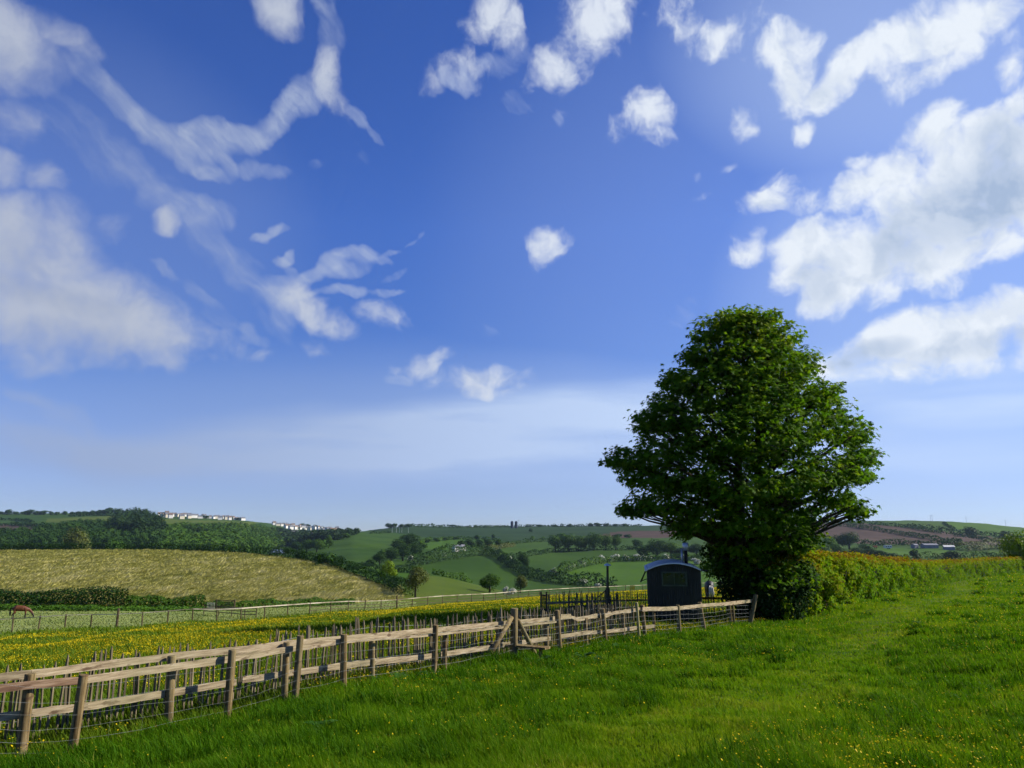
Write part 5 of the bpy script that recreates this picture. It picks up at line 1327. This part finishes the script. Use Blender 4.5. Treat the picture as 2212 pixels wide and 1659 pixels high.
# ------------------------------------------------------------------ buildings
M_wallw = material('white_render', [(0, (.62, .60, .54)), (1, (.74, .72, .66))], .3, 3, coords='World')
M_wallc = material('cream_render', [(0, (.55, .49, .36)), (1, (.64, .58, .44))], .3, 3, coords='World')
M_slate = material('slate_roof', [(0, (.10, .105, .12)), (1, (.17, .175, .19))], .3, 3, coords='World')
M_brownroof = material('brown_tile_roof', [(0, (.12, .085, .07)), (1, (.19, .14, .11))], .3, 3, coords='World')
M_win = material('dark_window', [(0, (.03, .035, .045)), (1, (.05, .055, .065))], 2, 2, rough=.2)
def house_meshes(w, d, h, rh):
    a = MB(); a.box((0, 0, h/2-.5), (w, d, h+1)); a.add([(-w/2, -d/2, h), (-w/2, d/2, h), (-w/2, 0, h+rh)], [(0, 2, 1)]); a.add([(w/2, -d/2, h), (w/2, d/2, h), (w/2, 0, h+rh)], [(0, 1, 2)])
    o = .35; r = MB(); k = rh/(d/2)
    for s in (-1, 1):
        r.add([(-w/2-o, s*(d/2+o), h-o*k+.1), (w/2+o, s*(d/2+o), h-o*k+.1), (w/2+o, 0, h+rh+.1), (-w/2-o, 0, h+rh+.1), (-w/2-o, s*(d/2+o), h-o*k+.3), (w/2+o, s*(d/2+o), h-o*k+.3), (w/2+o, 0, h+rh+.3), (-w/2-o, 0, h+rh+.3)], [(0, 1, 2, 3), (4, 5, 6, 7), (0, 1, 5, 4), (2, 3, 7, 6), (0, 3, 7, 4), (1, 2, 6, 5)])
    wn = MB()
    for x in np.arange(-w/2+1.5, w/2-.8, 2.6):
        for z in (1.3, 3.8):
            if z+1 < h: wn.box((x, -d/2-.02, z), (1.1, .08, 1.1))
    if not wn.n: wn.box((0, -d/2-.02, h*.5), (.8, .08, .5))
    c = MB(); c.box((w/2-.7, 0, h+rh+.2), (.6, .9, 1.6))
    out = []
    for mb, nm, mt in ((a, 'wall', None), (r, 'roof', None), (wn, 'windows', None), (c, 'chimney', None)):
        ob = mb.build(nm, None); out.append(ob.data); bpy.data.objects.remove(ob)
    return out
HM = []
for (w, d, h, rh) in ((9, 7, 5, 2.8), (13, 7, 5, 2.6), (7.5, 8, 5.4, 3.2)):
    for wm, rm in ((M_wallw, M_slate), (M_wallw, M_brownroof), (M_wallc, M_slate)):
        ms = house_meshes(w, d, h, rh)
        for me, mt in zip(ms, (wm, rm, M_win, rm)): me.materials.append(mt)
        HM.append((ms, ('white' if wm is M_wallw else 'cream', 'grey' if rm is M_slate else 'brown', ('small', 'long', 'tall')[(9, 13, 7.5).index(w)])))
def house(px, py, i, rz, label, group, lift=0.0, cat='house', name='house', scale=1.0):
    g = hit_near(px, py); ms, _ = HM[i]
    t = thing(name, g+np.array([0, 0, lift]), label, cat, group, rz=rz); t.scale = (scale,)*3
    wl = link('wall', ms[0], None, t); rf = link('roof', ms[1], None, t); link('chimney', ms[3], None, rf)
    return t
towns = [
 ('in the hilltop town upper row', [(x, 1113+(x-345)*.035+RNG.normal(0, 1.6)) for x in range(344, 432, 8)]),
 ('in the hilltop town lower row', [(x, 1119+(x-352)*.012+RNG.normal(0, 2.0)) for x in range(352, 436, 8)]),
 ('in the hilltop town right part', [(x, 1117+(x-440)*.09+RNG.normal(0, 1.9)) for x in range(440, 528, 7)]),
 ('on the lower town crest', [(x, 1135+(x-592)*.092+RNG.normal(0, .8)) for x in range(592, 732, 8)]),
 ('on the lower town slope', [(x, 1142.5+(x-618)*.085+RNG.normal(0, 1.2)) for x in range(618, 722, 10)]),
 ('in the wood below the town', [(636,1158),(657,1160),(672,1166),(678,1168)]),
]
for where, pts_ in towns:
    for k, (x, y) in enumerate(pts_):
        i = int(RNG.integers(0, 9)); a = HM[i][1]
        side = ordinal(k)+' from left' if k < len(pts_)-1 else 'rightmost'
        house(x, y, i, RNG.choice([.75, .95, 1.15, .6, 1.3])+RNG.normal(0, .12), '%s %s house with %s roof, %s %s' % (a[2], a[0], a[1], side, where), 'houses of the far towns', lift=1.0, scale=.62+.4*RNG.random())
house(985, 1193, 0, .75, 'white cottage with grey roof, the left of two among dark trees', 'cottages among the trees', lift=1.2, cat='cottage', name='cottage', scale=.55)
house(999, 1191, 0, 1.0, 'white cottage with grey roof, the right of two among dark trees', 'cottages among the trees', lift=1.2, cat='cottage', name='cottage', scale=.5)
# farm on the right
def barn(px, py, w, d, h, rh, wm, rm, rz, label, lift=1.0):
    g = hit_near(px, py); ms = house_meshes(w, d, h, rh)
    t = thing('barn', g+np.array([0, 0, lift]), label, 'barn', 'farm buildings', rz=rz)
    for me, mt, nm in zip(ms[:2], (wm, rm), ('wall', 'roof')): me.materials.append(mt); link(nm, me, None, t)
M_grey = material('grey_sheeting', [(0, (.16, .165, .19)), (1, (.24, .245, .27))], .5, 3, coords='World')
barn(2008, 1184, 13, 6, 1.6, 1.1, M_grey, M_grey, .1, 'long low grey farm shed with a broad roof')
barn(2050, 1188, 8, 5, 1.5, 1.2, M_grey, M_wallw, -.3, 'white roofed farm shed at the right end of the farm')
barn(1976, 1184, 5, 4, 1.5, 1.0, M_grey, M_grey, .5, 'small grey farm outbuilding left of the long shed')
g = hit_near(1918, 1186)
van = thing('caravan', g, 'white caravan standing under the ploughed hill by the farm', 'caravan', rz=.15)
m = MB(); m.box((0, 0, 1.9), (6.5, 2.4, 2.2)); m.box((0, 0, 3.1), (6.0, 2.2, .3)); m.build('body', M_wallw, van)
m = MB()
for x in (-2.3, 0, 2.3): m.box((x*.85, -1.22, 2.1), (1.3, .08, .8))
m.build('window', M_win, van)
m = MB()
for s in (-1, 1): m.tube([(s*.8, -1.2, .55), (s*.8, -1.0, .55)], .55, 10)
m.build('wheel', M_iron, van)
M_orange = material('rust_orange_paint', [(0, (.22, .07, .03)), (1, (.3, .10, .04))], 1, 3)
g = hit_near(1890, 1185)
tr = thing('farm_trailer', g, 'small rusty orange farm trailer left of the caravan', 'trailer', rz=.3)
m = MB(); m.box((0, 0, 1.8), (4, 2, 1.3)); m.build('body', M_orange, tr)
m = MB()
for s in (-1, 1): m.tube([(s*.9, -1.1, .55), (s*.9, -.9, .55)], .55, 10)
m.build('wheel', M_iron, tr)
# silos, masts, poles
M_silo = material('dark_silo_steel', [(0, (.035, .04, .055)), (1, (.06, .065, .085))], .3, 3, rough=.5, coords='World')
for px, lb in ((1106, 'dark round silo on the skyline, the left of the pair'), (1115, 'dark round silo on the skyline, the right of the pair')):
    g = hit_near(px, 1141); d = np.linalg.norm(g); t = thing('silo', g, lb, 'silo', 'silos on the skyline')
    R_ = 3.0*d/F; H_ = (1141-1128)*d/F; e = .9*d/F
    m = MB(); m.tube([(0, 0, -3), (0, 0, H_)], R_, 16); m.build('tank', M_silo, t)
    m = MB(); m.tube([(0, 0, H_), (0, 0, H_+e*.9), (0, 0, H_+e*1.8), (0, 0, H_+e*2.2)], [R_*1.02, R_*.9, R_*.5, R_*.1], 16); m.build('dome', M_silo, t)
def mast(px, py, top, lb, r=.35, mt=None, name='mast', cat='mast', group=None):
    g = hit_near(px, py); d = np.linalg.norm(g); H_ = (py-top)*d/F
    t = thing(name, g, lb, cat, group)
    m = MB(); m.tube([(0, 0, -1), (0, 0, H_)], [r*d/F, r*.7*d/F], 6); m.build('shaft', mt or M_silo, t)
    m = MB(); m.beam((-1.6*d/F, 0, H_*.92), (1.6*d/F, 0, H_*.92), .35*d/F, .3*d/F); m.build('crossarm', mt or M_silo, t)
M_mast = material('pale_mast', [(0, (.30, .31, .33)), (1, (.42, .43, .45))], .3, 2, coords='World')
mast(1120.5, 1139, 1124, 'thin mast beside the silos on the skyline', .22)
for px, b, tp, lb in ((2011,1126,1115,'thin pole on the right hilltop, left of a close pair'),(2014.5,1126,1114.5,'thin pole on the right hilltop, right of a close pair'),(2088,1129,1118,'lone thin pole on the right hilltop in the middle'),(2173,1137,1126,'thin leaning pole on the hilltop nearest the right edge')):
    mast(px, b, tp, lb, .25, M_mast, 'telegraph_pole', 'pole', 'poles on the right hilltop')
M_wpole = material('white_pole_paint', [(0, (.6, .62, .62)), (1, (.72, .74, .74))], .3, 2, coords='World')
for k, px in enumerate((847, 856, 863, 868, 882)):
    mast(px, 1150.5, 1140, 'thin white pole on the lit green hill, %s from the left of five' % ordinal(k), .24, M_wpole, 'white_pole', 'pole', 'white poles on the green hill')

# ------------------------------------------------------------------ far paddock fence
GP = [p for p in L_G if p[0] >= -200 and p[0] <= 1660]
def gy(px): return float(np.interp(px, [p[0] for p in GP], [p[2] for p in GP]))
ff = thing('paddock_fence', on(27, gy(27)), 'long far fence of thin posts and pale top rail across the meadow', 'fence')
px = -90.0; posts = []
while px < 1650:
    y = gy(px); posts.append(px); px += 2.35/y*F*1.0 if px < 700 else (1.75+.25*(px < 1000))/y*F*1.0
M_fpost = material('far_post', [(0, (.06, .045, .025)), (1, (.14, .11, .06))], 2, 3, coords='World')
M_frail = material('far_rail', [(0, (.20, .17, .11)), (1, (.46, .41, .30))], .35, 3, coords='World', low=.42, high=.58)
M_frail_lo = material('far_rail_lower', [(0, (.06, .05, .03)), (1, (.12, .10, .06))], .5, 3, coords='World')
pts_ = []
for i, p in enumerate(posts[:100]):
    g = on(p, gy(p)); pts_.append(g); big = abs(p-270) < 25 or abs(p-802) < 12 or abs(p-855) < 10
    h_ = 1.62 if big else 1.22+RNG.normal(0, .04); r = .10 if big else .06
    m = MB(); lean = RNG.normal(0, .04); m.tube([g-np.array([0, 0, .3]), g+np.array([lean*.5, 0, h_*.5]), g+np.array([lean, 0, h_])], r, 6); W(m, 'post', M_fpost, ff)
for i in range(0, len(pts_)-1):
    a, b = pts_[i]+np.array([0, -.06, 0]), pts_[i+1]+np.array([0, -.06, 0])
    m = MB(); m.beam(a+np.array([0, 0, 1.12]), b+np.array([0, 0, 1.12]), .06, .10 if posts[i] > 380 else .05); W(m, 'top_rail', M_frail, ff)
lo = MB()
for i in range(len(pts_)-1):
    if posts[i] < 640: continue
    for z in ((.72, .35) if posts[i] > 1000 else (.72, .38)):
        lo.beam(pts_[i]+np.array([0, -.05, z]), pts_[i+1]+np.array([0, -.05, z]), .035, .065)
W(lo, 'lower_rails', M_frail_lo, ff)
for (a, b) in (((1384+0, 0), 0),) if False else (): pass
# side fence of the paddock, gate and hurdle at its corner
sf = thing('side_fence', on(445, 84), 'low dark railed fence slanting through the paddock corner', 'fence')
SF = [on(p, y) for p, y in ((440, 90), (472, 86), (500, 82), (528, 78), (553, 75.5))]
for g in SF: m = MB(); m.tube([g-np.array([0, 0, .2]), g+np.array([0, 0, 1.1])], .05, 6); W(m, 'post', M_fpost, sf)
for a, b in zip(SF, SF[1:]):
    for z in (.4, .7, 1.0): m = MB(); m.beam(a+np.array([0, 0, z]), b+np.array([0, 0, z]), .035, .07); W(m, 'rail', M_frail_lo, sf)
fg = thing('field_gate', on(468, 98), 'dark five barred gate in the corner of the cereal field', 'gate')
a, b = on(466, 98), on(506, 98.5)
for g in (a, b): m = MB(); m.tube([g-np.array([0, 0, .2]), g+np.array([0, 0, 1.3])], .09, 6); W(m, 'gate_post', M_fpost, fg)
m = MB()
for z in (.25, .5, .75, 1.0, 1.2): m.beam(a+np.array([0, -.1, z]), b+np.array([0, -.1, z]), .04, .07)
m.beam(a+np.array([0, -.14, .25]), b+np.array([0, -.14, 1.2]), .03, .06); W(m, 'gate_panel', M_frail_lo, fg)
hu = thing('hurdle', on(454, 97), 'pale upright hurdle leaning beside the field gate', 'hurdle')
a, b = on(447, 97), on(462, 97); m = MB()
for k in range(6): q = a+(b-a)*k/5; m.beam(q, q+np.array([0, 0, 1.0]), .05, .03, up=(0, 1, 0))
for z in (.3, .85): m.beam(a+np.array([0, 0, z]), b+np.array([0, 0, z]), .04, .05)
W(m, 'slats', M_wallc, hu)
g = on(1366, 146)
sg = thing('sign', g, 'small yellow sign fixed on the far fence left of the hut', 'sign')
M_yel = material('yellow_sign', [(0, (.55, .40, .04)), (1, (.62, .46, .06))], 2, 2)
m = MB(); m.box((0, -.12, .75), (1.0, .03, .8)); m.build('board', M_yel, sg)
m = MB(); m.tube([(0, -.06, -.2), (0, -.06, 1.2)], .05, 6); m.build('sign_post', M_fpost, sg)

# ------------------------------------------------------------------ the air of the valley
m = MB(); m.box((0, 2280, -3), (10600, 4680, 150))
hz = m.build('haze', None); tag(hz, label='thin blue haze lying over the valley', kind='stuff')
M_haze = bpy.data.materials.new('thin_haze'); M_haze.use_nodes = True; T = NT(M_haze.node_tree); T.n.clear()
v = T.n.new('ShaderNodeVolumePrincipled'); v.inputs['Color'].default_value = (.55, .76, 1, 1); v.inputs['Density'].default_value = .000045; v.inputs['Anisotropy'].default_value = 0.2
o = T.n.new('ShaderNodeOutputMaterial'); T.l.new(v.outputs[0], o.inputs['Volume']); hz.data.materials.append(M_haze)
